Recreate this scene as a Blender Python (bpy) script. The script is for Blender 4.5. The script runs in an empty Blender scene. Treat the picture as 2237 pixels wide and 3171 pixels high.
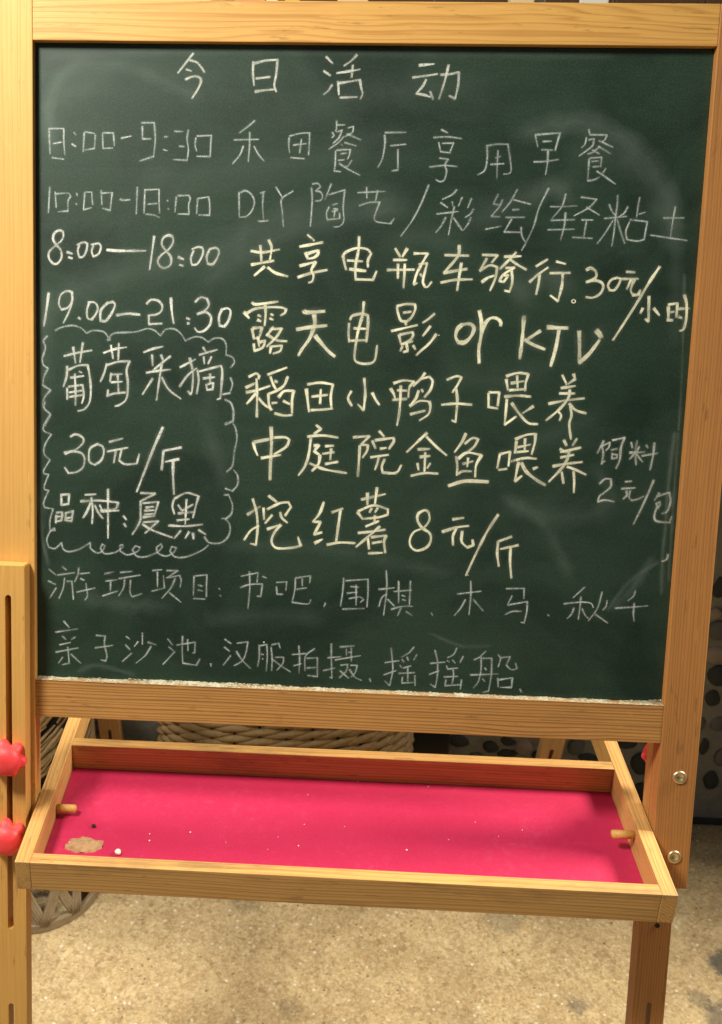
import bpy, bmesh, math, random
from mathutils import Vector, Matrix, noise
R = math.radians
random.seed(7)
scene = bpy.context.scene
col = scene.collection

# ---------------------------------------------------------------- camera
# origin of the easel = lower left corner of the board opening, at BZ above the floor
BZ = 0.62
F_PX, PITCH, ROLL, YAW, TAU = 3457.36, 0.4154, 0.0078, -0.0617, 0.2686
OFF = Vector((-0.2082, 0.9271, -0.588)); PPX = -341.14
IW, IH = 2237.0, 3171.0
def _rx(a): return Matrix.Rotation(a, 3, 'X')
def _ry(a): return Matrix.Rotation(a, 3, 'Y')
def _rz(a): return Matrix.Rotation(a, 3, 'Z')
W2Q = _ry(ROLL) @ _rx(PITCH) @ _rz(YAW)            # world (easel axes) -> q (x right, y forward, z up)
CAMPOS = -(_rz(YAW).transposed() @ OFF) + Vector((0, 0, BZ))
q2b = Matrix(((1, 0, 0), (0, 0, 1), (0, -1, 0)))   # q -> blender camera axes
cam_rot = (q2b @ W2Q).transposed()
cam_data = bpy.data.cameras.new('camera')
cam = bpy.data.objects.new('camera', cam_data); col.objects.link(cam)
cam.matrix_world = Matrix.Translation(CAMPOS) @ cam_rot.to_4x4()
cam_data.sensor_fit = 'VERTICAL'; cam_data.sensor_height = 24.0
cam_data.lens = F_PX / IH * 24.0
cam_data.shift_x = -PPX / IH
cam_data.clip_start = 0.01; cam_data.clip_end = 100
cam_data.dof.use_dof = True; cam_data.dof.focus_distance = 0.98; cam_data.dof.aperture_fstop = 9.0
scene.camera = cam

# ---------------------------------------------------------------- world and lamps
world = bpy.data.worlds.new('World'); scene.world = world; world.use_nodes = True
bg = world.node_tree.nodes['Background']
bg.inputs[0].default_value = (0.86, 0.95, 1.0, 1); bg.inputs[1].default_value = 0.13
def area(name, loc, target, size, power, color):
    l = bpy.data.lights.new(name, 'AREA'); l.shape = 'DISK'; l.size = size; l.energy = power; l.color = color
    o = bpy.data.objects.new(name, l); col.objects.link(o)
    o.location = loc
    o.rotation_euler = (Vector(target) - Vector(loc)).to_track_quat('-Z', 'Y').to_euler()
    return o
area('ceiling_lamp', (-0.50, -0.48, 2.00), (0.0, 0.1, 1.0), 0.34, 35.0, (1.0, 0.95, 0.84))
def spot(name, loc, target, radius, power, color, half, blend):
    l = bpy.data.lights.new(name, 'SPOT'); l.shadow_soft_size = radius; l.energy = power; l.color = color
    l.spot_size = 2 * R(half); l.spot_blend = blend
    o = bpy.data.objects.new(name, l); col.objects.link(o); o.location = loc
    o.rotation_euler = (Vector(target) - Vector(loc)).to_track_quat('-Z', 'Y').to_euler(); return o
spot('right_spot_lamp', (1.55, 0.26, 1.50), (0.45, -0.35, 0.2), 0.22, 205.0, (1.0, 0.92, 0.77), 29.0, 0.32)
spot('left_spot_lamp', (-1.15, 0.27, 1.45), (0.5, -0.25, 0.2), 0.20, 78.0, (1.0, 0.92, 0.77), 25.0, 0.35)
scene.view_settings.view_transform = 'Standard'; scene.view_settings.look = 'None'
scene.view_settings.exposure = 0.0; scene.view_settings.gamma = 1.0
scene.cycles.transparent_max_bounces = 24

def unproj(px, py):
    q = Vector(((px - IW / 2 - PPX) / F_PX, 1.0, -(py - IH / 2) / F_PX))
    return (W2Q.transposed() @ q).normalized()
def onplane(px, py, p0, n):
    d = unproj(px, py); t = (p0 - CAMPOS).dot(n) / d.dot(n)
    return CAMPOS + d * t
def at_depth(px, py, y): return onplane(px, py, Vector((0, y, 0)), Vector((0, 1, 0)))
def at_height(px, py, z): return onplane(px, py, Vector((0, 0, z)), Vector((0, 0, 1)))
# board frame: u right, v up the board, n toward the viewer
BU = Vector((1, 0, 0)); BV = Vector((0, math.sin(TAU), math.cos(TAU))); BN = Vector((0, -math.cos(TAU), math.sin(TAU)))
BO = Vector((0, 0, BZ))
def B(u, v, n=0.0): return BO + BU * u + BV * v + BN * n
RB = Matrix((BU, BV, BN)).transposed()

# ---------------------------------------------------------------- helpers
def tag(o, label=None, cat=None, group=None, kind=None):
    if label: o['label'] = label
    if cat: o['category'] = cat
    if group: o['group'] = group
    if kind: o['kind'] = kind
    return o
def empty(name, loc=(0, 0, 0)):
    o = bpy.data.objects.new(name, None); col.objects.link(o); o.location = loc; o.empty_display_size = .05
    return o
bpy_roots = {}
def link(name, me, mat=None, parent=None, mw=None):
    if mat and not me.materials: me.materials.append(mat)
    o = bpy.data.objects.new(name, me); col.objects.link(o)
    mw = mw or Matrix.Identity(4)
    if parent is not None:
        o.parent = parent
        pm = WM[parent.name]
        o.matrix_local = pm.inverted() @ mw
    else:
        o.matrix_world = mw
    WM[o.name] = mw.copy()
    return o
WM = {}
def root(name, loc=(0, 0, 0)):
    o = empty(name, loc); WM[o.name] = Matrix.Translation(loc); return o
def mesh_from(bm, name='m', smooth=False):
    me = bpy.data.meshes.new(name)
    bmesh.ops.recalc_face_normals(bm, faces=bm.faces)
    if smooth:
        for f in bm.faces: f.smooth = True
    bm.to_mesh(me); bm.free(); return me
def box_bm(sx, sy, sz, bev=0.0008, seg=2):
    bm = bmesh.new(); bmesh.ops.create_cube(bm, size=1.0)
    bmesh.ops.scale(bm, vec=(sx, sy, sz), verts=bm.verts)
    if bev: bmesh.ops.bevel(bm, geom=bm.edges[:], offset=bev, segments=seg, affect='EDGES', profile=0.6)
    return bm
def beam(name, c, rot, size, mat, parent, bev=0.0009):
    """board of size (length x, width y, thickness z) centred on c, rot is a 3x3 whose columns are its axes"""
    me = mesh_from(box_bm(*size, bev=bev), name)
    mw = Matrix.Translation(c) @ rot.to_4x4()
    return link(name, me, mat, parent, mw)
def axes(x, y): # orthonormal 3x3 from length and width directions
    x = x.normalized(); y = (y - x * y.dot(x)).normalized(); z = x.cross(y)
    return Matrix((x, y, z)).transposed()

# ---------------------------------------------------------------- materials
class NT:
    def __init__(s, name):
        s.m = bpy.data.materials.new(name); s.m.use_nodes = True; s.t = s.m.node_tree
        s.t.nodes.clear(); s.out = s.n('ShaderNodeOutputMaterial')
    def n(s, typ, **kw):
        nd = s.t.nodes.new(typ)
        for k, v in kw.items():
            if k in nd.inputs: nd.inputs[k].default_value = v
            else: setattr(nd, k, v)
        return nd
    def l(s, a, b): s.t.links.new(a, b)
    def val(s, x, sock):
        if hasattr(x, 'is_linked') or hasattr(x, 'links'): s.l(x, sock)
        else: sock.default_value = x
    def math(s, op, a, b=0.0, clamp=False):
        nd = s.t.nodes.new('ShaderNodeMath'); nd.operation = op; nd.use_clamp = clamp
        s.val(a, nd.inputs[0]); s.val(b, nd.inputs[1]); return nd.outputs[0]
    def mix(s, f, a, b, blend='MIX'):
        nd = s.t.nodes.new('ShaderNodeMix'); nd.data_type = 'RGBA'; nd.blend_type = blend
        s.val(f, nd.inputs[0]); s.val(a, nd.inputs[6]); s.val(b, nd.inputs[7]); return nd.outputs[2]
    def ramp(s, f, stops, interp='LINEAR'):
        nd = s.t.nodes.new('ShaderNodeValToRGB'); nd.color_ramp.interpolation = interp
        e = nd.color_ramp.elements
        while len(e) < len(stops): e.new(0.5)
        for el, (p, c) in zip(e, stops):
            el.position = p; el.color = c if len(c) == 4 else (*c, 1)
        s.l(f, nd.inputs[0]); return nd.outputs[0]
    def noise(s, vec, scale, detail=4.0, rough=0.6, dist=0.0):
        nd = s.n('ShaderNodeTexNoise'); nd.inputs['Scale'].default_value = scale
        nd.inputs['Detail'].default_value = detail; nd.inputs['Roughness'].default_value = rough
        nd.inputs['Distortion'].default_value = dist
        if vec is not None: s.l(vec, nd.inputs['Vector'])
        return nd.outputs[0]
    def mapping(s, vec, scale=(1, 1, 1), loc=None, rot=None):
        nd = s.n('ShaderNodeMapping'); s.l(vec, nd.inputs[0]); nd.inputs['Scale'].default_value = scale
        if loc is not None: s.val(loc, nd.inputs['Location'])
        if rot is not None: nd.inputs['Rotation'].default_value = rot
        return nd.outputs[0]
    def bump(s, h, strength=0.3, dist=0.001, normal=None):
        nd = s.n('ShaderNodeBump'); nd.inputs['Strength'].default_value = strength; nd.inputs['Distance'].default_value = dist
        s.l(h, nd.inputs['Height'])
        if normal is not None: s.l(normal, nd.inputs['Normal'])
        return nd.outputs[0]
    def bsdf(s, color, rough=0.6, spec=0.4, normal=None, **kw):
        nd = s.n('ShaderNodeBsdfPrincipled')
        s.val(color if not isinstance(color, tuple) else (*color[:3], 1), nd.inputs['Base Color'])
        s.val(rough, nd.inputs['Roughness']); nd.inputs['Specular IOR Level'].default_value = spec
        if normal is not None: s.l(normal, nd.inputs['Normal'])
        for k, v in kw.items(): nd.inputs[k.replace('_', ' ')].default_value = v
        return nd.outputs[0]
    def done(s, sh): s.l(sh, s.out.inputs[0]); return s.m

def wood(name, light, dark, line=0.0032, contrast=0.55, knots=0.0, wander=1.0, rough=0.42, dirt=0.25):
    t = NT(name)
    tc = t.n('ShaderNodeTexCoord'); oi = t.n('ShaderNodeObjectInfo')
    off = t.n('ShaderNodeCombineXYZ'); t.l(t.math('MULTIPLY', oi.outputs['Random'], 13.0), off.inputs[0]); t.l(t.math('MULTIPLY', oi.outputs['Random'], 7.0), off.inputs[1])
    add = t.n('ShaderNodeVectorMath', operation='ADD'); t.l(tc.outputs['Object'], add.inputs[0]); t.l(off.outputs[0], add.inputs[1])
    v = add.outputs[0]
    # growth rings: distance across the board, wandering slowly along its length
    warp = t.noise(t.mapping(v, (3.0, 14.0, 14.0)), 1.0, 2.0, 0.5)
    sep = t.n('ShaderNodeSeparateXYZ'); t.l(v, sep.inputs[0])
    across = t.math('ADD', sep.outputs[1], t.math('MULTIPLY', sep.outputs[2], 0.7))
    across = t.math('ADD', across, t.math('MULTIPLY', warp, 0.020 * wander))
    if knots:
        kn = t.n('ShaderNodeTexVoronoi', feature='F1'); kn.inputs['Scale'].default_value = 1.0
        t.l(t.mapping(v, (4.0, 18.0, 18.0)), kn.inputs['Vector'])
        kk = t.math('MULTIPLY', t.math('SUBTRACT', 0.35, kn.outputs['Distance'], clamp=True), knots)
        across = t.math('ADD', across, kk)
    irr = t.noise(t.mapping(v, (0.6, 160.0, 160.0)), 1.0, 1.0, 0.5)
    ph = t.math('ADD', t.math('DIVIDE', across, line), t.math('MULTIPLY', irr, 1.6))
    saw = t.math('FRACT', ph)
    ring = t.ramp(saw, [(0.0, (0, 0, 0)), (0.45, (.15,) * 3), (0.80, (1, 1, 1)), (1.0, (0, 0, 0))])
    fib = t.noise(t.mapping(v, (14.0, 1400.0, 1400.0)), 1.0, 2.0, 0.6)
    fib2 = t.noise(t.mapping(v, (5.0, 260.0, 260.0)), 1.0, 3.0, 0.6)
    big = t.noise(t.mapping(v, (4.0, 22.0, 22.0)), 1.0, 3.0, 0.6)
    f = t.math('ADD', t.math('MULTIPLY', ring, contrast), t.math('MULTIPLY', t.math('SUBTRACT', fib2, 0.5), 0.5))
    f = t.math('ADD', f, t.math('MULTIPLY', t.math('SUBTRACT', big, 0.5), 0.55), clamp=True)
    c = t.mix(f, (*light, 1), (*dark, 1))
    c = t.mix(t.math('MULTIPLY', t.ramp(fib, [(0.52, (0, 0, 0)), (0.75, (1, 1, 1))]), 0.28), c, (*[x * 0.45 for x in dark], 1))
    grime = t.ramp(t.noise(t.mapping(v, (7.0, 30.0, 30.0), loc=(3, 1, 2)), 1.0, 5.0, 0.7), [(0.50, (0, 0, 0)), (0.78, (1, 1, 1))])
    c = t.mix(t.math('MULTIPLY', grime, dirt), c, (0.10, 0.065, 0.035, 1))
    dnt = t.ramp(t.noise(t.mapping(v, (30.0, 160.0, 160.0), loc=(5, 2, 8)), 1.0, 3.0, 0.7), [(0.62, (0, 0, 0)), (0.70, (1, 1, 1))])
    c = t.mix(t.math('MULTIPLY', dnt, 0.38), c, (*[x * 0.35 for x in dark], 1))
    pale = t.ramp(t.noise(t.mapping(v, (18.0, 120.0, 120.0), loc=(1, 7, 3)), 1.0, 3.0, 0.7), [(0.64, (0, 0, 0)), (0.74, (1, 1, 1))])
    c = t.mix(t.math('MULTIPLY', pale, 0.35), c, (*[min(1, x * 1.25 + .05) for x in light], 1))
    speck = t.ramp(t.noise(v, 900.0, 2.0, 0.6), [(0.66, (0, 0, 0)), (0.74, (1, 1, 1))])
    c = t.mix(t.math('MULTIPLY', speck, 0.25), c, (0.16, 0.09, 0.04, 1))
    nrm = t.bump(t.math('ADD', t.math('MULTIPLY', ring, -0.5), fib), 0.35, 0.0004)
    r = t.math('ADD', rough, t.math('MULTIPLY', big, 0.2))
    return t.done(t.bsdf(c, r, 0.45, nrm))

M = {}
M['pine_top'] = wood('pine_smooth', (0.66, 0.36, 0.09), (0.40, 0.17, 0.033), line=0.0058, contrast=0.60, wander=2.4, knots=0.03, dirt=0.06)
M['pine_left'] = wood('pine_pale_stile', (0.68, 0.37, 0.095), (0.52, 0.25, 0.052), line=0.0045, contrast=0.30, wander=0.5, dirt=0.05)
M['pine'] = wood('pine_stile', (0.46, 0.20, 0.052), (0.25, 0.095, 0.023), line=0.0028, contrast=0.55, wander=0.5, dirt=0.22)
M['pine_line'] = wood('pine_lined', (0.54, 0.27, 0.072), (0.24, 0.10, 0.026), line=0.0030, contrast=0.85, wander=0.35, knots=0.014, dirt=0.35)
M['pine_tray'] = wood('pine_tray', (0.60, 0.335, 0.105), (0.30, 0.13, 0.036), line=0.0036, contrast=0.6, wander=0.6, dirt=0.75)
M['pine_old'] = wood('pine_old', (0.50, 0.28, 0.11), (0.32, 0.16, 0.06), line=0.004, contrast=0.5, dirt=0.4)

def plastic_red():
    t = NT('red_plastic'); tc = t.n('ShaderNodeTexCoord')
    n = t.noise(tc.outputs['Object'], 700.0, 3.0, 0.6)
    d = t.ramp(t.noise(tc.outputs['Object'], 90.0, 4.0, 0.7), [(0.5, (0, 0, 0)), (0.8, (1, 1, 1))])
    c = t.mix(t.math('MULTIPLY', d, 0.18), (0.84, 0.055, 0.060, 1), (0.9, 0.40, 0.36, 1))
    return t.done(t.bsdf(c, 0.48, 0.4, t.bump(n, 0.25, 0.0004), Subsurface_Weight=0.0))
M['red'] = plastic_red()

def board_mat():
    t = NT('blackboard_green'); tc = t.n('ShaderNodeTexCoord'); v = tc.outputs['Object']
    n1 = t.noise(t.mapping(v, (3.5, 5.5, 1)), 1.0, 5.0, 0.6, 0.8)
    n2 = t.noise(t.mapping(v, (2.0, 26.0, 1), rot=(0, 0, 0.35)), 1.0, 5.0, 0.65, 0.6)
    n3 = t.noise(v, 1500.0, 2.0, 0.7)
    n4 = t.noise(v, 330.0, 3.0, 0.7)
    dust = t.math('MULTIPLY', t.ramp(n1, [(0.35, (0, 0, 0)), (0.75, (1, 1, 1))]), 0.5)
    dust = t.math('ADD', dust, t.math('MULTIPLY', t.ramp(n2, [(0.42, (0, 0, 0)), (0.72, (1, 1, 1))]), 0.5))
    dust = t.math('MULTIPLY', dust, t.ramp(n4, [(0.25, (.5,) * 3), (0.75, (1, 1, 1))]))
    base = t.mix(n4, (0.0018, 0.022, 0.009, 1), (0.0035, 0.031, 0.0135, 1))
    c = t.mix(t.math('MULTIPLY', dust, 0.055), base, (0.42, 0.54, 0.44, 1))
    c = t.mix(t.math('MULTIPLY', t.ramp(n3, [(0.40, (0, 0, 0)), (0.75, (1, 1, 1))]), 0.09), c, (0.5, 0.5, 0.42, 1))
    bl = t.noise(t.mapping(v, (5.5, 7.0, 1), loc=(4, 9, 0)), 1.0, 4.0, 0.6, 1.0)
    c = t.mix(t.math('MULTIPLY', t.ramp(bl, [(0.45, (0, 0, 0)), (0.62, (1, 1, 1))]), 0.55), c, (0.0022, 0.010, 0.0055, 1))
    gz = t.noise(v, 560.0, 2.0, 0.9)
    c = t.mix(t.ramp(gz, [(0.35, (.22,) * 3), (0.65, (0, 0, 0))]), c, (0.001, 0.006, 0.003, 1))
    c = t.mix(t.ramp(gz, [(0.52, (0, 0, 0)), (0.75, (.045,) * 3)]), c, (0.4, 0.48, 0.36, 1))
    # a few dust specks
    vo = t.n('ShaderNodeTexVoronoi', feature='F1'); vo.inputs['Scale'].default_value = 26.0; t.l(v, vo.inputs['Vector'])
    sp = t.math('LESS_THAN', vo.outputs['Distance'], 0.022)
    rnd = t.n('ShaderNodeSeparateColor'); t.l(vo.outputs['Color'], rnd.inputs[0])
    sp = t.math('MULTIPLY', sp, t.math('GREATER_THAN', rnd.outputs[0], 0.86))
    c = t.mix(t.math('MULTIPLY', sp, 0.8), c, (0.8, 0.8, 0.7, 1))
    rough = t.math('ADD', 0.40, t.math('MULTIPLY', n4, 0.12))
    return t.done(t.bsdf(c, rough, 0.40, t.bump(n3, 0.25, 0.0003)))
M['board'] = board_mat()

def chalk_mat(name, color, strength, grain=0.5, soft=0.45, streak=False):
    t = NT(name)
    uv = t.n('ShaderNodeUVMap', uv_map='stroke'); e = t.n('ShaderNodeUVMap', uv_map='ends')
    s1 = t.n('ShaderNodeSeparateXYZ'); t.l(uv.outputs[0], s1.inputs[0])
    s2 = t.n('ShaderNodeSeparateXYZ'); t.l(e.outputs[0], s2.inputs[0])
    tc = t.n('ShaderNodeTexCoord'); v = tc.outputs['Object']
    av = t.math('ABSOLUTE', s1.outputs[1])
    n1 = t.noise(v, 1100.0, 3.0, 0.75); n2 = t.noise(v, 230.0, 3.0, 0.7)
    if streak:
        st = t.n('ShaderNodeCombineXYZ'); t.l(t.math('MULTIPLY', s1.outputs[0], 14.0), st.inputs[0]); t.l(t.math('MULTIPLY', s1.outputs[1], 5.0), st.inputs[1])
        n2 = t.noise(st.outputs[0], 1.0, 5.0, 0.7, 0.3)
    edge = t.math('ADD', av, t.math('MULTIPLY', t.math('SUBTRACT', n2, 0.5), 0.5 if not streak else 0.9))
    prof = t.math('DIVIDE', t.math('SUBTRACT', 1.0, edge), soft, clamp=True)
    endp = t.math('MULTIPLY', s2.outputs[0], 1.0, clamp=True)
    g = t.math('DIVIDE', t.math('SUBTRACT', t.math('ADD', t.math('MULTIPLY', n1, 0.6), t.math('MULTIPLY', n2, 0.4)), 0.5 - grain * 0.35), 0.22, clamp=True)
    a = t.math('MULTIPLY', t.math('MULTIPLY', prof, endp), g)
    a = t.math('MULTIPLY', t.math('MULTIPLY', a, s2.outputs[1]), strength, clamp=True)
    b = t.bsdf(color, 0.9, 0.1, t.bump(n1, 0.3, 0.0003))
    tr = t.n('ShaderNodeBsdfTransparent'); mx = t.n('ShaderNodeMixShader')
    t.l(a, mx.inputs[0]); t.l(tr.outputs[0], mx.inputs[1]); t.l(b, mx.inputs[2])
    return t.done(mx.outputs[0])
M['chalk_y'] = chalk_mat('chalk_pale_yellow', (0.95, 0.92, 0.66), 1.0, 0.62, 0.40)
M['chalk_w'] = chalk_mat('chalk_white', (0.84, 0.86, 0.76), 0.95, 0.52, 0.45)
M['chalk_f'] = chalk_mat('chalk_faint', (0.68, 0.75, 0.70), 0.84, 0.42, 0.75)
M['chalk_h'] = chalk_mat('chalk_halo', (0.60, 0.66, 0.55), 0.10, 0.8, 1.0)
M['chalk_s'] = chalk_mat('chalk_smudge', (0.46, 0.56, 0.48), 0.065, 0.9, 1.0, True)
def simple(name, c, rough=0.6, nscale=60.0, amt=0.3, bump=0.2, bd=0.001, spec=0.3, **kw):
    t = NT(name); tc = t.n('ShaderNodeTexCoord')
    n = t.noise(tc.outputs['Object'], nscale, 5.0, 0.65)
    cc = t.mix(n, (*[x * (1 - amt) for x in c], 1), (*[min(1, x * (1 + amt)) for x in c], 1))
    return t.done(t.bsdf(cc, rough, spec, t.bump(n, bump, bd), **kw))
def dust_mat():
    t = NT('chalk_dust'); tc = t.n('ShaderNodeTexCoord'); v = tc.outputs['Object']
    n = t.noise(v, 420.0, 3.0, 0.7); p = t.noise(v, 60.0, 4.0, 0.7)
    a = t.math('MULTIPLY', t.ramp(t.math('ADD', t.math('MULTIPLY', n, .5), t.math('MULTIPLY', p, .5)), [(0.42, (.12,) * 3), (0.58, (1, 1, 1))]), 0.85)
    b_ = t.bsdf((0.66, 0.62, 0.44), 0.9, 0.1, t.bump(n, 0.5, 0.0008)); tr = t.n('ShaderNodeBsdfTransparent'); mx = t.n('ShaderNodeMixShader')
    t.l(a, mx.inputs[0]); t.l(tr.outputs[0], mx.inputs[1]); t.l(b_, mx.inputs[2]); return t.done(mx.outputs[0])
M['dust'] = dust_mat()
M['chip'] = simple('chalk_lump', (0.80, 0.76, 0.62), 0.9, 300.0, 0.2)
M['steel'] = simple('brass_bolt', (0.62, 0.48, 0.26), 0.32, 300.0, 0.3, 0.2, 0.0003, 0.5, Metallic=0.8)
M['dark'] = simple('dark_seed', (0.02, 0.012, 0.008), 0.7, 300.0)
M['mortar'] = simple('mortar', (0.19, 0.185, 0.155), 0.95, 38.0, 0.35, 0.8, 0.006)
M['stone_d'] = simple('dark_river_stone', (0.032, 0.034, 0.029), 0.75, 25.0, 0.4, 0.3, 0.002)
M['stone_g'] = simple('grey_river_stone', (0.10, 0.095, 0.08), 0.8, 30.0, 0.35, 0.3, 0.002)
M['stone_l'] = simple('pale_river_stone', (0.26, 0.20, 0.15), 0.8, 30.0, 0.35, 0.3, 0.002)
M['straw'] = simple('straw', (0.21, 0.135, 0.058), 0.75, 120.0, 0.45, 0.4, 0.001)
M['straw_l'] = simple('pale_straw', (0.27, 0.20, 0.115), 0.75, 120.0, 0.35, 0.4, 0.001)
M['hollow'] = simple('near_black_fill', (0.020, 0.017, 0.012), 0.9, 60.0)  # near-black, for basket lining, stool core and the added gap block
M['paper'] = simple('paper', (0.82, 0.80, 0.72), 0.8, 30.0, 0.05)
M['cream'] = simple('cream_card', (0.80, 0.60, 0.35), 0.8, 30.0, 0.1)
M['pink'] = simple('pink_card', (0.75, 0.25, 0.18), 0.8, 30.0, 0.1)
M['amber'] = simple('amber_card', (0.75, 0.50, 0.10), 0.7, 30.0, 0.1)
M['green'] = simple('green_card', (0.12, 0.18, 0.07), 0.7, 30.0, 0.1)
M['plank'] = wood('dark_plank', (0.20, 0.095, 0.04), (0.10, 0.045, 0.02), line=0.010, contrast=0.5, dirt=0.3)

def tray_red():
    t = NT('tray_red_board'); tc = t.n('ShaderNodeTexCoord'); v = tc.outputs['Object']
    n = t.noise(v, 1200.0, 3.0, 0.7); b = t.noise(v, 9.0, 5.0, 0.65, 0.5); m = t.noise(v, 120.0, 4.0, 0.7)
    c = t.mix(b, (0.42, 0.008, 0.052, 1), (0.52, 0.018, 0.084, 1))
    dust = t.math('MULTIPLY', t.ramp(m, [(0.52, (0, 0, 0)), (0.80, (1, 1, 1))]), t.ramp(b, [(0.40, (0, 0, 0)), (0.70, (1, 1, 1))]))
    c = t.mix(t.math('MULTIPLY', dust, 0.07), c, (0.85, 0.55, 0.50, 1))
    c = t.mix(t.math('MULTIPLY', t.ramp(n, [(0.48, (0, 0, 0)), (0.70, (1, 1, 1))]), 0.08), c, (0.85, 0.5, 0.5, 1))
    vo = t.n('ShaderNodeTexVoronoi', feature='F1'); vo.inputs['Scale'].default_value = 95.0; t.l(v, vo.inputs['Vector'])
    rnd = t.n('ShaderNodeSeparateColor'); t.l(vo.outputs['Color'], rnd.inputs[0])
    sp = t.math('MULTIPLY', t.math('LESS_THAN', vo.outputs['Distance'], 0.09), t.math('GREATER_THAN', rnd.outputs[0], 0.95))
    sp = t.math('MULTIPLY', sp, t.ramp(b, [(0.42, (0, 0, 0)), (0.60, (1, 1, 1))]))
    c = t.mix(t.math('MULTIPLY', sp, 0.75), c, (0.9, 0.8, 0.7, 1))
    return t.done(t.bsdf(c, 0.5, 0.35, t.bump(n, 0.2, 0.0003)))
M['tray_red'] = tray_red()

def floor_mat():
    t = NT('sandy_aggregate_floor'); g = t.n('ShaderNodeTexCoord'); v = g.outputs['Object']
    big = t.noise(v, 3.2, 6.0, 0.6, 0.4); mid = t.noise(v, 22.0, 8.0, 0.78, 0.4); fine = t.noise(v, 200.0, 4.0, 0.8); gr = t.noise(v, 700.0, 2.0, 0.8)
    c = t.mix(t.ramp(mid, [(0.3, (0, 0, 0)), (0.7, (1, 1, 1))]), (0.34, 0.205, 0.072, 1), (0.68, 0.50, 0.25, 1))
    c = t.mix(t.ramp(fine, [(0.38, (0, 0, 0)), (0.68, (1, 1, 1))]), c, t.mix(0.5, c, (0.80, 0.66, 0.40, 1)))
    c = t.mix(t.math('MULTIPLY', t.ramp(gr, [(0.30, (1, 1, 1)), (0.45, (0, 0, 0))]), 0.5), c, (0.20, 0.13, 0.06, 1))
    for sc, am, lo, hi in ((170.0, .36, (0.16, 0.095, 0.035, 1), (0.86, 0.72, 0.42, 1)), (330.0, .36, (0.18, 0.12, 0.05, 1), (0.86, 0.74, 0.50, 1))):
        va = t.n('ShaderNodeTexVoronoi', feature='F1'); va.inputs['Scale'].default_value = sc; t.l(v, va.inputs['Vector'])
        rc = t.n('ShaderNodeSeparateColor'); t.l(va.outputs['Color'], rc.inputs[0])
        c = t.mix(t.math('MULTIPLY', t.ramp(rc.outputs[0], [(0.0, (1, 1, 1)), (0.30, (0, 0, 0))]), am), c, lo)
        c = t.mix(t.math('MULTIPLY', t.ramp(rc.outputs[1], [(0.60, (0, 0, 0)), (1.0, (1, 1, 1))]), am), c, hi)
        agg = rc.outputs[1] if sc < 200 else agg
    c = t.mix(t.math('MULTIPLY', t.ramp(t.noise(v, 6.5, 4.0, 0.6, 0.8), [(0.40, (1, 1, 1)), (0.60, (0, 0, 0))]), 0.24), c, (0.22, 0.135, 0.055, 1))
    st = t.ramp(big, [(0.56, (0, 0, 0)), (0.68, (1, 1, 1))])
    st = t.math('MULTIPLY', st, t.ramp(mid, [(0.45, (0, 0, 0)), (0.62, (1, 1, 1))]))
    c = t.mix(t.math('MULTIPLY', st, 0.35), c, (0.11, 0.095, 0.085, 1))
    for px, py, r_, k_ in ((2262, 2985, .034, 1.0), (2265, 3160, .040, .75), (1790, 3118, .016, .55), (1130, 2925, .014, .12), (900, 3120, .02, .25), (2175, 3100, .02, .5), (1560, 2850, .03, .35), (760, 2790, .03, .25)):
        c0 = at_height(px, py, 0.0); vm = t.n('ShaderNodeVectorMath', operation='DISTANCE'); t.l(v, vm.inputs[0]); vm.inputs[1].default_value = c0
        dd = t.math('ADD', t.math('DIVIDE', vm.outputs['Value'], r_), t.math('MULTIPLY', t.math('SUBTRACT', mid, 0.5), 1.3))
        dd = t.math('ADD', dd, t.math('MULTIPLY', t.math('SUBTRACT', fine, 0.5), 0.5))
        sp0 = t.ramp(dd, [(0.62, (1, 1, 1)), (1.0, (0, 0, 0))])
        c = t.mix(t.math('MULTIPLY', sp0, .85 * k_), c, (0.075, 0.075, 0.068, 1))
    vo = t.n('ShaderNodeTexVoronoi', feature='F1'); vo.inputs['Scale'].default_value = 150.0; t.l(v, vo.inputs['Vector'])
    rnd = t.n('ShaderNodeSeparateColor'); t.l(vo.outputs['Color'], rnd.inputs[0])
    sp = t.math('MULTIPLY', t.math('LESS_THAN', vo.outputs['Distance'], 0.36), t.math('GREATER_THAN', rnd.outputs[0], 0.90))
    c = t.mix(t.math('MULTIPLY', sp, t.math('MULTIPLY', rnd.outputs[1], 0.7)), c, (0.92, 0.86, 0.70, 1))
    dk = t.math('MULTIPLY', t.math('LESS_THAN', vo.outputs['Distance'], 0.30), t.math('LESS_THAN', rnd.outputs[0], 0.03))
    c = t.mix(t.math('MULTIPLY', dk, 0.7), c, (0.12, 0.07, 0.04, 1))
    h = t.math('ADD', t.math('ADD', t.math('MULTIPLY', fine, 1.6), t.math('MULTIPLY', mid, 1.5)), sp)
    h = t.math('ADD', h, t.math('MULTIPLY', agg, 0.8))
    return t.done(t.bsdf(c, 0.75, 0.3, t.bump(h, 0.8, 0.0022)))
M['floor'] = floor_mat()
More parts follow.
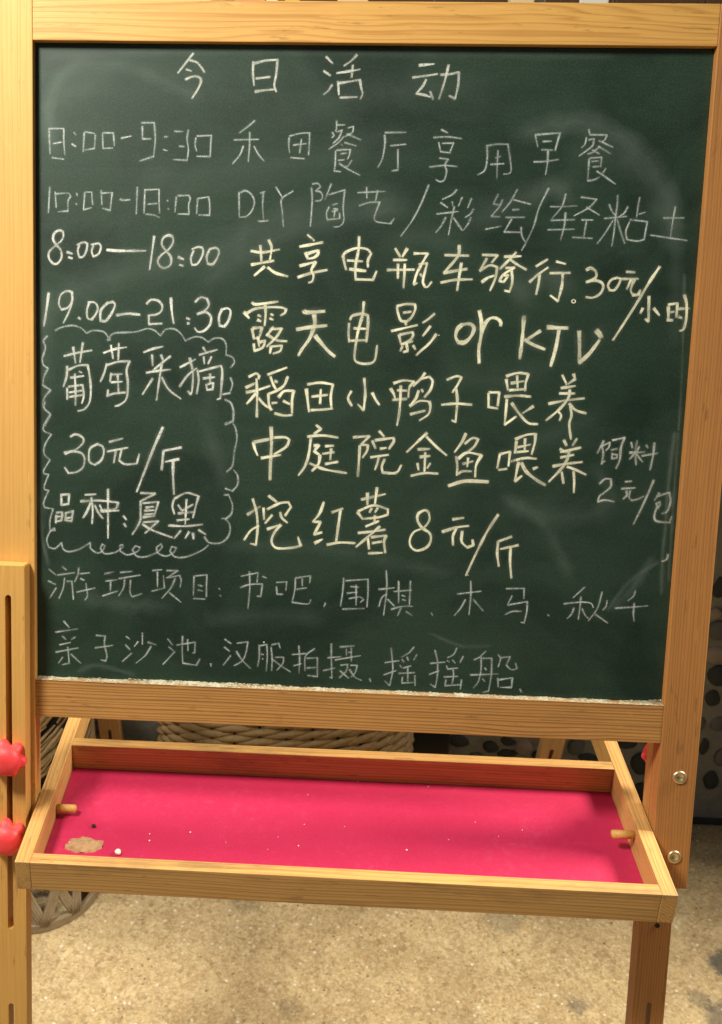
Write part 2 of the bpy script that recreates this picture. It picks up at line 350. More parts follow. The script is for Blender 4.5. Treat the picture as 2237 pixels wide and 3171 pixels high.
CHALK = '''
今|t|500 130|298 105,155 288;262 168,330 190,375 240,402 282;232 255,280 270;225 348,290 322,345 325,370 360,345 430,285 525
日|t|500 130|855 185,852 290,862 405;865 200,960 175,1080 165,1068 300,1050 400,1068 462;880 340,1010 325;872 462,950 450,1055 440
活|t|960 130|152 138,212 200;130 270,190 312;208 398,170 455,128 488;438 120,385 175,318 222;250 290,370 272,465 255;400 215,388 330;262 368,270 490;265 385,370 368,465 352,478 430,490 480,470 530;280 518,440 512
动|t|960 130|1015 218,1155 205;955 332,1100 312,1185 298;1080 350,1050 410,988 480,1070 495,1120 512;1118 460,1145 535;1215 305,1300 300,1385 280,1378 400,1350 528,1295 500;1290 212,1262 330,1230 440,1200 530
禾|f|500 130|870 730,800 790,725 845;675 910,905 905;822 838,820 960,808 1112;762 968,730 1050,662 1132;862 970,900 1040,955 1108
田|f|500 130|1188 890,1185 960,1192 1030;1190 875,1290 850,1378 845,1375 950,1368 1050;1302 905,1285 1035;1228 958,1348 945;1200 1075,1330 1085
餐|f|960 130|250 730,248 800;255 772,325 770;210 840,225 870,205 890;250 800,240 830;252 835,300 820,270 890,215 945;315 880,260 940,178 995;358 798,405 785,395 840,325 880;345 855,475 910;290 950,305 962;325 935,430 965;250 1005,375 998,368 1050,350 1090;240 1010,235 1150,225 1198,285 1205;290 1040,340 1032;265 1100,320 1095;390 1100,350 1160,320 1150;275 1130,350 1180,465 1238
厅|f|960 130|700 842,895 840;695 865,698 940,675 1080,630 1168;748 965,895 950;818 1000,818 1190,758 1198
享|f|960 130|1222 815,1282 845;1150 888,1280 882,1410 898;1198 935,1215 1020,1300 1030,1335 940,1230 942;1205 1080,1285 1090,1255 1145,1270 1200,1250 1280,1210 1298,1170 1280;1112 1162,1250 1148,1368 1158
用|f|1440 330|205 360,208 480,185 590,120 635;205 365,300 350,400 350,420 480,430 590,410 622,360 628;308 410,300 560,298 672;285 478,335 460;240 538,365 530
早|f|1440 330|655 262,885 245,860 330,838 410;655 270,678 375;725 325,805 322;712 402,815 405;772 410,768 520,750 632;640 515,750 510,870 492
餐|f|1440 330|1152 212,1160 262;1165 262,1320 265,1300 310,1270 330;1130 290,1115 350,1085 382;1150 310,1200 300,1180 370,1060 460;1245 318,1375 378;1250 375,1180 430,1140 440;1240 370,1355 440;1185 405,1250 440;1158 480,1270 472,1262 560;1155 490,1140 690,1200 680,1250 655;1180 510,1240 505;1190 560,1250 555;1310 575,1280 620;1225 600,1300 650,1400 722
8|f|130 330|68 205,72 320,78 440;70 205,205 205,205 320,215 450;105 345,185 330;95 475,205 490
:|f|130 330|300 242,315 262;280 348,318 372
0|f|130 330|395 245,385 420;400 235,490 250;498 265,490 390,395 405
0|f|130 330|565 248,570 390,660 385;570 245,665 245,675 365
-|f|130 330|738 295,830 275
9|f|130 330|925 152,1045 150,1055 300,1040 465,905 508;935 185,935 300,1015 300
:|f|130 330|1140 282,1172 278;1130 400,1165 410
3|f|130 330|1232 230,1310 232;1362 218,1350 300,1362 400,1350 500,1220 492;1278 368,1325 372
0|f|130 330|1432 290,1425 360,1440 415;1440 275,1575 268,1570 350,1565 465,1440 462
1|f|130 330|75 748,62 985
0|f|130 330|125 792,135 940;130 812,245 805,268 835,245 880,245 970,150 978
:|f|130 330|325 805,330 830;320 900,325 912
0|f|130 330|405 795,465 795,468 860,475 912;400 800,388 960,460 940
0|f|130 330|552 780,560 912;555 805,655 800,645 880,635 965,565 945
-|f|130 330|728 862,765 870,818 865
1|f|130 330|888 748,878 998
8|f|130 330|958 770,950 990;958 775,1090 768,1090 880,1095 990;985 908,1070 900;965 1000,1040 1008,1095 1032
:|f|130 330|1165 870,1175 880;1172 948,1182 955
0|f|130 330|1250 840,1238 980;1262 828,1365 825,1380 858,1365 910,1368 1000,1265 998
0|f|130 330|1448 860,1438 995;1450 855,1550 840,1560 910,1560 1010,1460 1008
绘|f|1440 330|310 815,265 905,330 915;350 865,320 930,245 1020,325 1025;190 1140,340 1112;488 770,420 890,345 980;450 865,615 908;445 960,505 955;380 1030,555 1028;435 1045,365 1165,510 1168;522 1120,530 1200,560 1255
/|f|1440 330|780 758,690 940,640 1110,570 1260,528 1335
轻|f|1440 330|795 930,900 930,1045 922;938 812,900 930,810 1040;800 1058,1020 1050;935 985,925 1100,890 1240;770 1145,1015 1140;1080 842,1225 862,1150 940,1015 1015;1130 935,1250 1008;1085 1052,1190 1055;1130 1060,1105 1210;1000 1215,1185 1225
8|b|130 330|200 1165,165 1150,120 1175,105 1230,135 1285,175 1330,185 1400,150 1455,110 1460,68 1410,70 1350,120 1300,175 1255,200 1210,200 1165
:|b|130 330|235 1352,285 1368;250 1400,285 1412
0|b|130 330|350 1285,335 1340,350 1400,385 1395,415 1340,425 1275,390 1260,330 1285
0|b|130 330|480 1290,465 1345,480 1395,530 1365,550 1300,530 1270,460 1282
-|B|130 330|605 1332,720 1340,965 1340
1|b|130 330|1045 1205,1025 1350,1002 1515
8|b|130 330|1215 1210,1180 1195,1130 1220,1115 1280,1155 1340,1200 1400,1195 1470,1140 1500,1095 1480,1078 1430,1110 1380,1180 1325,1220 1260,1215 1205
:|b|130 330|1268 1398,1318 1420;1280 1470,1315 1480
0|b|130 330|1410 1340,1385 1410,1395 1470,1440 1465,1480 1410,1500 1350,1490 1310,1450 1305,1395 1325
D|f|640 540|302 168,305 395;315 168,365 152,420 190,445 260,420 340,370 390,312 398
I|f|640 540|500 175,545 160;528 165,522 290,530 415;480 438,575 430
Y|f|640 540|645 118,705 215;805 155,700 230,705 350,715 485
陶|f|640 540|975 120,982 250,965 485;985 90,1035 85,1060 115,1015 155,1060 165,1078 205,1060 240,1015 248;1160 88,1100 235;1140 188,1285 145,1270 300,1275 430,1240 480,1180 490;1170 285,1215 272;1140 300,1115 360,1122 425;1180 320,1220 322;1165 345,1220 335;1195 325,1185 395;1130 420,1240 410;1235 360,1238 410
艺|f|1130 540|-65 170,190 158;18 120,20 222;120 150,100 250;-50 290,40 262,140 258;140 258,105 350,90 400,110 440,240 458,272 412
/|f|1130 540|595 98,520 280,440 430,335 575
彩|f|1130 540|855 142,810 190,720 232;705 262,770 308;812 255,818 290;905 215,870 295;670 368,870 345;832 300,805 420,778 565;752 400,710 480,660 540;825 405,905 520;992 225,958 310;1010 322,985 365,935 400;985 400,960 460,915 520
粘|f|1640 570|740 190,765 250,800 295;820 105,815 200,800 300,785 450,765 575;915 210,880 270,830 305;695 320,905 300;775 340,700 460,628 555;815 330,850 450,885 552;1025 125,1010 200,995 310;1020 280,1075 262;935 330,1095 350,1080 430,1065 515,1000 530,905 515,895 440,930 350
土|f|1640 570|1245 315,1435 315;1355 210,1330 350,1310 490;1125 475,1465 525
0|b|120 680 2.53|1340 235,1318 290,1325 345,1365 350,1400 300,1415 250,1390 222,1340 232
共|y|640 540|415 712,520 725,678 698;500 662,512 810;578 610,605 680,590 790;418 840,625 802;540 858,445 940;570 865,640 915,755 948
享|y|640 540|940 562,1000 615;868 672,1080 632;920 728,940 780;935 738,1035 705,1035 740,1000 772,940 785;868 850,1015 812,975 890,995 940,980 995,950 1005;850 955,980 915,1120 888
电|y|640 540|1262 765,1300 720,1400 685,1490 695,1530 735,1500 800,1500 860;1270 760,1280 820,1298 885;1310 800,1450 808;1330 880,1480 898;1418 580,1412 700,1385 850,1385 975,1545 980,1580 900
瓶|y|1130 540|285 690,330 765;395 690,350 765;268 795,390 795;210 888,460 885;310 835,308 965;372 835,370 900,360 1055;458 735,585 735,520 850,480 930,455 1020,485 1010;505 835,580 825,555 920,540 1000,560 1045,585 1045,620 1000;515 925,535 950
车|y|1130 540|745 750,965 755;878 660,865 760,735 915,950 878;898 825,880 930,858 1078;708 1005,840 980,998 975
骑|y|1130 540|1095 748,1235 752,1180 820;1135 780,1070 895,1160 845,1230 860,1215 960,1165 1078;1088 1000,1145 960,1205 940;1298 765,1450 760;1405 725,1345 790,1255 880;1350 790,1420 840,1500 885;1310 870,1390 865,1350 900;1390 865,1290 930,1250 990,1290 1000,1335 940,1285 940;1365 895,1370 1000,1345 1090,1300 1080
行|y|1640 570|62 765,168 700;0 910,80 840,172 775;95 840,85 920,62 1025;252 720,335 742;192 828,378 825;310 835,300 950,265 1088,195 1035
。|r|1640 570|410 1072,394 1080,394 1098,410 1106,426 1098,427 1082,410 1072
3|y|1640 570|530 798,570 780,615 810,620 860,585 890,530 910;530 910,600 895,670 915,685 960,655 1020,590 1055,525 1050
0|y|1640 570|815 870,760 890,730 940,745 985,790 985,830 930,850 880,815 870
元|y|1640 570|902 815,978 820;860 882,1010 880;945 885,905 975;975 885,940 980,960 1030,1010 1030,1030 985
/|y|1640 570|1210 768,1120 900,1000 1100,880 1290,775 1450
小|y|1640 570|1110 1045,1108 1150,1105 1275,1075 1255;1052 1155,1030 1200;1155 1155,1205 1218
时|y|1640 570|1290 1140,1290 1265;1290 1120,1375 1108,1365 1235;1310 1190,1345 1185;1280 1262,1330 1265;1370 1160,1485 1155;1440 1030,1460 1120,1455 1260,1430 1350,1395 1362;1385 1230,1415 1245
露|y|640 540|425 1190,460 1208,665 1182;350 1280,395 1335;375 1290,450 1250,560 1235,680 1235,738 1250,730 1285,690 1310;545 1215,550 1300,540 1405;480 1308,505 1320;475 1352,505 1365;600 1300,618 1308;590 1338,618 1350;425 1435,440 1525;430 1430,515 1420,490 1510,440 1525;480 1510,490 1600;440 1575,445 1640,520 1610,545 1550;490 1560,550 1545;620 1420,560 1500;590 1440,700 1432,650 1510,560 1600;560 1485,650 1540,745 1550;600 1600,590 1660;600 1600,700 1590,685 1640,620 1665
天|Y|640 540|905 1268,930 1282,1095 1272;840 1440,960 1420,1115 1405;1000 1305,1005 1390,960 1520,890 1620,855 1680;1010 1500,1060 1560,1130 1640,1190 1690
电|y|640 540|1335 1350,1355 1315,1440 1295,1500 1310,1500 1400,1485 1555;1325 1385,1320 1480,1325 1555;1370 1430,1480 1435;1340 1545,1490 1540;1462 1185,1450 1300,1410 1450,1390 1560,1375 1700,1400 1745,1480 1760,1560 1730,1585 1590
影|y|1130 540|300 1235,312 1300,340 1360,400 1365;300 1225,380 1205,465 1208,470 1250,440 1320,400 1360;360 1285,430 1275;375 1370,385 1400;248 1455,360 1430,490 1400;318 1490,335 1570;325 1490,440 1465,450 1490,420 1540,340 1580,445 1550;385 1560,400 1640,360 1650;350 1600,330 1640;450 1590,470 1625;648 1295,590 1345,540 1378;610 1410,580 1450,540 1500;665 1485,600 1570,520 1640,480 1680
o|Y|1130 540|905 1395,860 1440,845 1510,870 1560,930 1560,990 1500,1015 1430,980 1390,905 1395
r|Y|1130 540|1065 1270,1085 1380,1080 1500,1060 1620,1062 1750;1085 1480,1110 1400,1160 1340,1220 1335,1262 1370,1262 1405
1|B|120 680 2.53|80 575,65 690,42 835
9|b|120 680 2.53|265 570,225 560,175 590,160 660,180 705,230 690,260 640,262 570,265 640,235 730,195 810
.|b|120 680 2.53|312 768,330 780
0|b|120 680 2.53|400 645,380 710,385 770,415 785,450 740,465 690,440 650,390 648
0|B|120 680 2.53|545 650,490 710,485 790,525 795,570 740,600 670,585 645,540 655
-|B|120 680 2.53|612 750,700 738,795 745
2|b|120 680 2.53|848 660,880 630,935 635,970 675,960 720,920 745,865 750,865 820,968 815
1|B|120 680 2.53|1038 615,1045 720,1060 815
:|B|120 680 2.53|1162 772,1185 782;1168 812,1180 815
3|B|120 680 2.53|1228 645,1270 610,1320 620,1335 670,1300 715,1245 740;1245 740,1310 725,1350 760,1345 820,1300 870,1250 880,1225 850
0|B|120 680 2.53|1440 700,1415 760,1418 830,1455 840,1490 790,1505 720,1480 695,1440 705
葡|b|120 680 2.53|200 1070,300 1045,418 1025;272 1000,290 1125;348 965,325 1120;225 1150,220 1230,195 1310;235 1178,310 1145,385 1140,400 1220,410 1330,400 1430,360 1485,310 1500;320 1190,340 1200;250 1240,355 1225;285 1210,290 1350,290 1455;225 1320,225 1410;235 1310,345 1295,355 1380,340 1440;240 1390,345 1375;240 1355,340 1340
萄|b|120 680 2.53|510 1045,600 1015,690 1000;568 985,585 1090;630 970,625 1100;535 1130,515 1200,485 1270;540 1140,620 1115,715 1110,690 1180,700 1280,690 1400,640 1450,600 1462;570 1205,560 1270;570 1215,655 1210;570 1275,655 1270;620 1215,628 1365;545 1335,540 1385;535 1380,600 1362,680 1355
采|b|120 680 2.53|825 1040,900 1012,975 995;890 1060,895 1145;960 1060,980 1110;1035 1070,960 1130,900 1180;845 1200,940 1185,1035 1175;965 1130,945 1270,925 1415;895 1245,815 1370;965 1235,1020 1330,1115 1405
摘|b|120 680 2.53|1110 1158,1230 1095;1185 1085,1210 1200,1205 1330,1195 1370,1170 1345;1105 1310,1170 1220,1240 1165;1290 1000,1310 1035;1260 1060,1400 1020;1295 1075,1300 1130;1355 1075,1330 1130;1245 1180,1255 1260,1240 1365;1260 1190,1430 1145,1440 1190,1435 1290,1425 1400,1400 1410;1290 1245,1380 1235;1345 1210,1345 1290;1315 1290,1320 1335;1325 1290,1370 1280,1365 1330,1320 1335
~|c|120 680 2.53|130 870,180 845,270 830,340 855,375 890,430 870,510 880,550 925,540 945,560 945,560 920,600 890,760 880,850 855,910 870,955 910,1000 860,1070 860,1120 900,1150 950,1220 920,1280 925,1330 960,1380 930,1440 935,1470 980,1470 1060,1520 1080,1535 1120,1505 1160;1505 1240,1520 1290,1500 1360,1440 1370;1445 1370,1500 1360;1460 1410,1510 1440,1525 1500,1525 1580,1460 1600;70 912,40 950,55 1005,30 1090,40 1140,75 1165,40 1240,35 1300,95 1335,45 1400,40 1470,95 1525,50 1620
K|Y|1600 960|70 60,55 250,30 450;220 195,105 270;75 275,150 320,260 365
T|Y|1600 960|288 160,380 165,475 168;395 185,365 350,318 520
V|Y|1600 960|582 200,585 350,585 495;585 490,680 400,770 280
+|Z|1600 960|745 195,765 215,785 250
稻|y|740 900|95 800,160 770,190 790,185 820;65 900,155 860;70 945,170 925,290 885;165 820,170 960,168 1175;160 950,120 1000,75 1050;185 1000,240 1060,310 1105;270 780,350 750,445 715;295 800,320 870,345 915;335 840,360 850;455 800,420 880,350 930,275 960,280 1050,300 1110;370 990,420 935,510 930,495 1020,495 1140;310 1045,355 1040;415 1025,475 1055;335 1140,420 1160,495 1155
田|y|740 900|640 870,760 855,875 872,855 980,860 1085;628 915,640 1020,652 1125;670 1110,780 1105,870 1095;762 920,755 1050;680 985,825 968
小|y|740 900|1165 815,1175 960,1160 1110,1105 1055;1045 935,1015 1000,1050 1070;1240 950,1270 1010,1305 1060
鸭|y|1200 920|60 800,150 775,250 785,205 840,195 930;30 850,60 900,75 955;50 955,180 945;95 865,185 870;125 825,120 960,110 1080,90 1190;350 705,310 760,240 825;310 760,390 740,420 780,400 860,345 930;290 870,265 940,210 1010;320 860,330 880;210 1010,300 965,390 970,400 1020,380 1090,300 1145;215 1088,350 1055
子|y|1200 920|555 768,640 735,690 745,650 820,605 885;640 850,650 960,640 1090,635 1160,600 1145;505 1000,640 990,785 1000
喂|y|1200 920|945 885,1040 885,1025 1010;940 895,940 1020;935 1020,1025 1035;1105 735,1210 705,1310 715,1285 800,1280 870;1105 765,1120 865;1150 800,1270 780;1205 730,1210 840;1135 865,1275 855;1090 925,1210 915,1330 925;1110 950,1100 1070,1090 1185,1195 1110;1155 985,1230 1090,1310 1170,1395 1180;1355 1015,1255 1080
养|y|1600 960|425 605,465 690;530 595,545 640,475 690;415 725,545 705;400 775,540 775;300 870,460 840,630 820;495 740,480 820,400 920,275 1025;490 870,550 930,645 960;385 940,415 980,400 1025;500 890,510 980,490 1060,505 1200
3|b|120 1240 2.53|250 285,290 265,345 290,350 330,300 380,250 400,205 405,210 420,260 400,330 410,360 450,350 520,300 560,235 570,205 525
0|b|120 1240 2.53|470 340,410 370,395 420,400 480,440 505,490 470,512 410,500 360,450 340
元|b|120 1240 2.53|555 325,660 298;540 400,700 370;605 400,590 490;650 390,632 470,680 500,770 495,790 420
/|B|120 1240 2.53|975 210,900 380,830 560,770 715
斤|B|120 1240 2.53|1120 368,980 395,965 545;1100 460,995 480;1055 470,1055 600,1062 735
品|b|120 1240 2.53|175 740,240 735,235 810,180 820,178 740;140 880,185 875,180 940,135 950;140 900,135 960;145 910,175 910;210 885,270 865,260 945,210 940,215 890;215 925,260 915;195 890,180 940
种|b|120 1240 2.53|365 740,450 735;330 790,480 785,625 800,600 850,485 860;415 760,425 860,420 965;410 800,380 870,350 920;440 820,470 880,505 925;480 820,500 860;545 695,545 850,545 1080;490 870,630 862
:|b|120 1240 2.53|665 905,690 935;670 965,685 990
夏|b|120 1240 2.53|800 725,915 730,840 770,800 790,800 860,800 920;820 805,940 795,920 860,905 905;840 840,905 832;830 865,905 860;830 895,900 888;820 915,910 905;805 920,780 980,735 1050;820 955,940 945,890 990,835 1040;815 970,900 1020,1050 1075
黑|b|120 1240 2.53|1060 780,1050 830,1065 890;1065 770,1160 725,1255 750,1235 820,1210 920;1160 775,1150 970;1095 820,1125 865,1210 815;1095 885,1210 875;1085 940,1180 930;1020 980,1150 985,1285 972;1115 1020,1065 1080;1180 1030,1150 1080;1210 1040,1215 1085;1255 1015,1310 1050
~|c|120 1240 2.53|50 10,45 60,90 110,40 200,45 240,100 265,50 350,45 420,90 465,40 550,45 575,80 580,45 670,50 700,80 705,40 800,50 840,115 850,90 940,90 1020,130 1020,125 1000,90 1030,65 1090,80 1150,130 1160,180 1115,195 1165,240 1185,320 1165,405 1115,410 1160,460 1195,500 1180,520 1140,500 1125,485 1160,520 1200,600 1190,660 1150,660 1130,640 1135,640 1180,700 1210,780 1180,795 1150,760 1140,735 1170,770 1220,840 1225,930 1190,970 1150,960 1125,925 1150,935 1195,1000 1220,1060 1190,1080 1155,1045 1145,1030 1180,1070 1225,1160 1225,1280 1175,1330 1135
~|c|120 1240 2.53|1300 1070,1340 1115,1430 1115,1490 1060,1500 980,1465 930,1435 925;1465 930,1510 890,1520 820,1490 740,1455 740;1465 690,1520 710,1560 660,1560 590,1530 545;1475 560,1520 510,1535 400,1555 300,1545 220,1525 180;1465 190,1525 165,1530 80,1500 10
中|Y|740 1300|300 70,305 200,295 400,290 555;140 208,280 180
+|y|740 1300|135 210,150 270,175 330;330 165,430 162,470 185,440 250,330 320;210 355,390 325
庭|y|740 1300|720 50,765 85,700 130;640 155,780 145,920 165;670 170,650 320,615 430,555 515;700 240,745 235,700 290,755 330,740 410,680 475;660 405,800 460,1000 495;805 245,880 240;780 315,885 300;858 270,850 370;805 410,920 390
院|y|740 1300|1065 162,1215 152,1135 230,1200 235,1190 290,1150 350;1125 240,1115 400,1105 525;1305 105,1350 155;1240 195,1270 265;1265 190,1435 168,1440 200,1395 270;1315 268,1370 260;1225 348,1390 325;1300 350,1285 410,1265 462;1355 365,1330 430,1335 490,1460 492,1510 420
金|y|1200 1300|368 122,280 205,180 300;362 155,450 245,550 330;285 275,395 270;305 345,395 335;352 305,345 480;280 405,290 465;398 405,370 450;220 520,345 495,470 500
鱼|y|1200 1300|730 128,690 210,625 300;720 222,790 170,845 180,805 250,720 320;640 340,650 430,645 515;660 360,740 305,875 328,825 420,815 530;700 410,795 385;750 355,742 435;660 500,700 478,780 478
+|Y|1200 1300|570 612,720 570,935 575
喂|y|1200 1300|1045 320,1140 295,1125 430;1045 320,1020 450;1035 465,1110 455;1190 180,1290 140,1375 130,1370 210,1340 320;1200 200,1185 310;1210 255,1330 230;1280 175,1275 300;1200 300,1310 290;1150 385,1280 355,1385 362;1220 395,1205 460,1185 570,1250 520;1355 455,1395 440
+|Y|1200 1300|1245 400,1290 480,1380 555,1465 605
养|y|1640 1340|320 70,345 120;440 55,400 120;285 150,345 180,390 160,475 138;290 178,470 140;290 230,410 205;370 180,345 260,290 340,180 455;218 312,330 290,490 272;350 315,430 345,525 390;300 365,315 470;410 355,415 450,412 555
挖|y|740 1300|130 735,165 860,175 1000,160 1160,110 1150;80 880,200 805;50 1115,110 1030,185 985;278 705,355 765;230 820,235 925;265 830,380 775,460 765,485 810,430 890;310 885,245 960;385 860,400 910,450 955;265 1015,390 975,330 1050,305 1130,350 1190,480 1190,575 1170,550 1090
红|y|740 1300|790 765,750 870,690 945,760 950,700 1065,770 1045;705 1145,775 1110;865 860,965 825;945 840,925 980,905 1130;820 1160,940 1140,1080 1145
薯|y|740 1300|1140 740,1360 690;1195 680,1195 790;1285 630,1265 780;1105 850,1250 795,1385 830,1385 880,1300 905,1150 920;1105 860,1150 920;1235 820,1215 860;1290 820,1265 860;1180 990,1300 940;1265 890,1260 960;1110 1050,1220 1040,1360 1020;1310 990,1220 1070,1090 1180;1200 1100,1210 1200;1230 1090,1370 1075,1350 1130,1360 1235;1240 1145,1330 1130;1205 1240,1335 1235
8|y|1200 1300|385 860,350 840,290 870,280 930,320 1000,390 1050,405 1110,370 1180,280 1215,220 1180,210 1110,250 1040,340 1000,390 930,385 860
元|y|1200 1300|608 925,710 910;510 1040,640 1000,755 985;640 1010,610 1080,610 1165;695 1035,690 1130,740 1185,800 1165,790 1115
/|y|1200 1300|1030 880,920 1050,810 1270,730 1445
斤|y|1200 1300|1155 1085,1030 1130,1020 1240,1035 1360;1215 1165,1050 1200;1145 1180,1140 1320,1152 1470
饲|w|1640 1340|690 75,630 190;660 130,745 90,740 130,710 165;675 130,685 200,670 290,700 260;770 70,885 45,850 140,840 250,805 330;760 160,815 150;770 190,765 240,810 235,815 205,770 200
料|w|1640 1340|945 90,955 140;1000 75,985 180,990 300;930 185,1070 180;1020 130,1000 170;980 190,930 245;990 195,1050 270;1085 115,1100 140;1045 215,1190 190;1160 95,1150 200,1120 345
2|w|1640 1340|650 475,700 430,755 430,755 500,690 560,650 590,635 640,700 625,785 640
元|w|1640 1340|890 455,950 450;855 520,980 512;900 540,905 580,870 615;935 540,925 600,950 630,1010 615,1060 590
/|w|1640 1340|1155 440,1090 590,1030 720,965 850
包|w|1640 1340|1205 560,1160 630;1190 590,1300 555,1310 640,1280 730,1230 750;1215 645,1180 655,1190 700,1220 660;1185 690,1160 770,1180 820,1300 835,1320 780
，|w|1640 1340|1285 1130,1275 1175,1230 1195
游|f|120 1730|98 98,160 150;90 205,160 240;165 270,105 365;222 75,260 105;175 152,335 130;242 180,230 270,190 370;265 210,310 208,325 380;375 80,365 150,335 215;385 140,475 130;390 185,425 200;440 230,455 340,430 385;355 310,525 272
玩|f|120 1730|615 140,700 122;625 208,730 195;670 210,668 300;595 345,735 300;760 128,868 118;745 185,945 152;800 195,790 270,745 345;855 200,850 310,870 355,960 325
项|f|120 1730|1060 110,1145 102;1105 125,1105 260;1052 302,1170 272,1160 155;1190 110,1295 110,1200 172;1190 178,1310 155,1325 200,1315 265;1270 180,1230 270,1145 368;1215 315,1325 405
目|f|120 1730|1445 160,1438 340;1450 160,1565 150,1560 250,1560 355;1485 245,1525 255;1480 290,1525 300;1440 370,1550 375
:|f|640 1740|115 245,125 255;125 310,135 320
书|f|640 1740|322 132,480 100,470 190;315 238,400 210,520 205,505 320,470 318;400 90,402 250,385 435;520 135,560 150
吧|f|640 1740|650 190,745 185,738 265;650 230,655 300,710 300;825 150,965 128,960 195;825 160,822 250,795 375,940 390,970 350;890 155,890 220;830 255,930 240
，|f|640 1740|1105 380,1092 415
围|f|640 1740|1275 150,1265 280,1245 410;1290 175,1500 160,1500 290,1490 420;1265 438,1465 432;1340 228,1415 235;1305 290,1400 280;1390 215,1390 400;1325 340,1420 325,1460 350,1430 375
棋|f|1120 1740|230 80,235 250,205 495;160 255,305 240;235 300,190 330,160 415;240 345,305 410;345 180,345 380;455 175,445 400;300 275,465 262;375 310,405 320;380 350,410 358;275 440,370 415,475 412;365 430,335 500;415 460,470 498
，|f|1120 1740|648 472,662 500
木|f|1120 1740|890 298,1110 272;1015 178,1015 320,998 490;965 350,920 430,862 498;1040 350,1130 455
马|f|1120 1740|1345 248,1510 245,1508 340;1398 315,1358 395;1360 400,1540 368,1535 460,1510 565,1480 560;1335 488,1400 460,1485 458
，|f|1120 1740|1730 490,1742 500
亲|f|120 1730|235 580,285 640;158 682,365 652;222 720,255 750;340 728,305 750;195 800,295 778;158 868,370 828;272 820,285 970,220 985;225 915,185 970;300 885,392 970
子|f|120 1730|535 712,620 718,612 790,635 900,625 950,580 940;525 828,690 805
沙|f|120 1730|815 722,845 745;808 800,850 845;865 878,778 955;965 690,965 795;925 770,890 815;1015 775,1095 800;1045 815,990 900,905 970
池|f|120 1730|1200 745,1245 800;1210 818,1265 865,1155 982;1285 802,1455 775,1450 875,1430 875;1385 750,1388 855;1338 720,1335 850,1340 970,1465 990,1500 930
，|f|640 1740|40 945,42 970
汉|f|640 1740|170 718,230 760;165 790,215 830;225 870,155 960;285 755,385 742,365 850,330 920,255 965;278 830,330 910,410 990
服|f|640 1740|490 770,490 880,475 970;495 780,560 765,565 880,555 1015;510 855,530 860;520 895,525 905;600 790,610 900,605 1010;605 770,670 755,685 800;640 885,715 885,710 940,655 1005;620 910,700 970,780 1020
拍|f|640 1740|795 860,930 850;858 780,865 900,860 1035;808 965,880 945;1005 805,920 875,915 1010;930 895,1030 890,1030 1070;935 985,1020 980;940 1055,1030 1065
摄|f|640 1740|1160 760,1160 900,1165 1078,1145 1070;1125 890,1250 880;1085 1010,1190 985;1240 790,1370 780;1300 810,1300 865;1345 800,1345 920;1320 840,1345 840;1195 910,1430 870;1245 960,1310 950,1300 1010,1235 1075;1240 1010,1320 1080;1340 960,1400 960,1380 1030,1340 1070;1330 1000,1380 1070,1440 1100
，|f|640 1740|1515 1085,1525 1110
摇|f|1120 1740|275 800,285 900,290 1010,262 1150,215 1105;218 935,350 918;208 1048,320 1010;488 790,440 845,370 885;375 905,395 930;425 885,435 915;515 860,485 910;355 960,375 985;390 985,460 965;345 1035,495 1028;430 985,430 1125;380 1070,375 1125,480 1120;495 1055,498 1150
摇|f|1120 1740|682 820,705 920,705 1050,685 1165,640 1135;638 942,775 930;630 1045,720 1010;885 800,855 860,800 888;795 915,815 930;845 910,870 940;945 875,915 935;790 965,800 995,895 985;765 1068,895 1062;850 1000,855 1060,840 1135;785 1095,775 1150,925 1140;930 1095,918 1180
船|f|1120 1740|1155 830,1095 885;1045 910,1110 880,1110 1000,1085 1110,1040 1170;1115 895,1210 895,1205 1050,1180 1200,1130 1210;1145 985,1160 1005;1125 1085,1145 1110;1010 1050,1270 1040;1270 860,1290 900,1270 975;1290 890,1380 880,1345 960,1390 1000,1445 990,1430 940;1265 1080,1270 1160;1275 1095,1400 1075,1395 1165,1290 1165
，|f|1120 1740|1472 1180,1485 1210
~|g|1640 1340|1350 0,1310 300,1280 600,1260 900,1235 1150,1225 1500
秋|f|1700 1750 3.017|335 205,225 305;140 360,300 345,390 355,415 395;300 295,290 400,275 505;235 400,210 460,170 500;310 405,335 460,370 500;498 250,455 400,370 520;545 330,535 385,505 418;435 460,550 540
千|f|1700 1750 3.017|808 240,790 290,735 335;620 402,800 390,925 380;798 355,790 450,795 525
'''

# ================================================================ the setting
WALL_Y = 0.614
floor_me = bpy.data.meshes.new('floor')
floor_me.from_pydata([(-6, -6, 0), (6, -6, 0), (6, 6, 0), (-6, 6, 0)], [], [(0, 1, 2, 3)])
floor = tag(link('floor', floor_me, M['floor']), 'sandy beige aggregate floor with pale chips', None, None, 'structure')
# pale chips lying on the floor, far too many to count
bm = bmesh.new(); rr = random.Random(3)
for i in range(2600):
    x = rr.uniform(-0.55, 1.15); y = rr.uniform(-0.25, 0.60); s = .72 * rr.choice((.0006, .0008, .001, .0013, .0018)) * rr.uniform(.7, 1.3)
    vs = [bm.verts.new((x + s * rr.uniform(.6, 1.3) * math.cos(a), y + s * rr.uniform(.6, 1.3) * math.sin(a), 0.0002)) for a in (0.3, 2.4, 4.4)]
    tp = bm.verts.new((x, y, s * rr.uniform(.5, 1.1)))
    for k in range(3): bm.faces.new((vs[k], vs[(k + 1) % 3], tp))
M['grit'] = simple('pale_chip', (0.85, 0.76, 0.56), 0.6, 20.0, 0.3)
tag(link('floor_chips', mesh_from(bm), M['grit']), 'tiny pale chips scattered over the sandy floor', None, None, 'stuff')

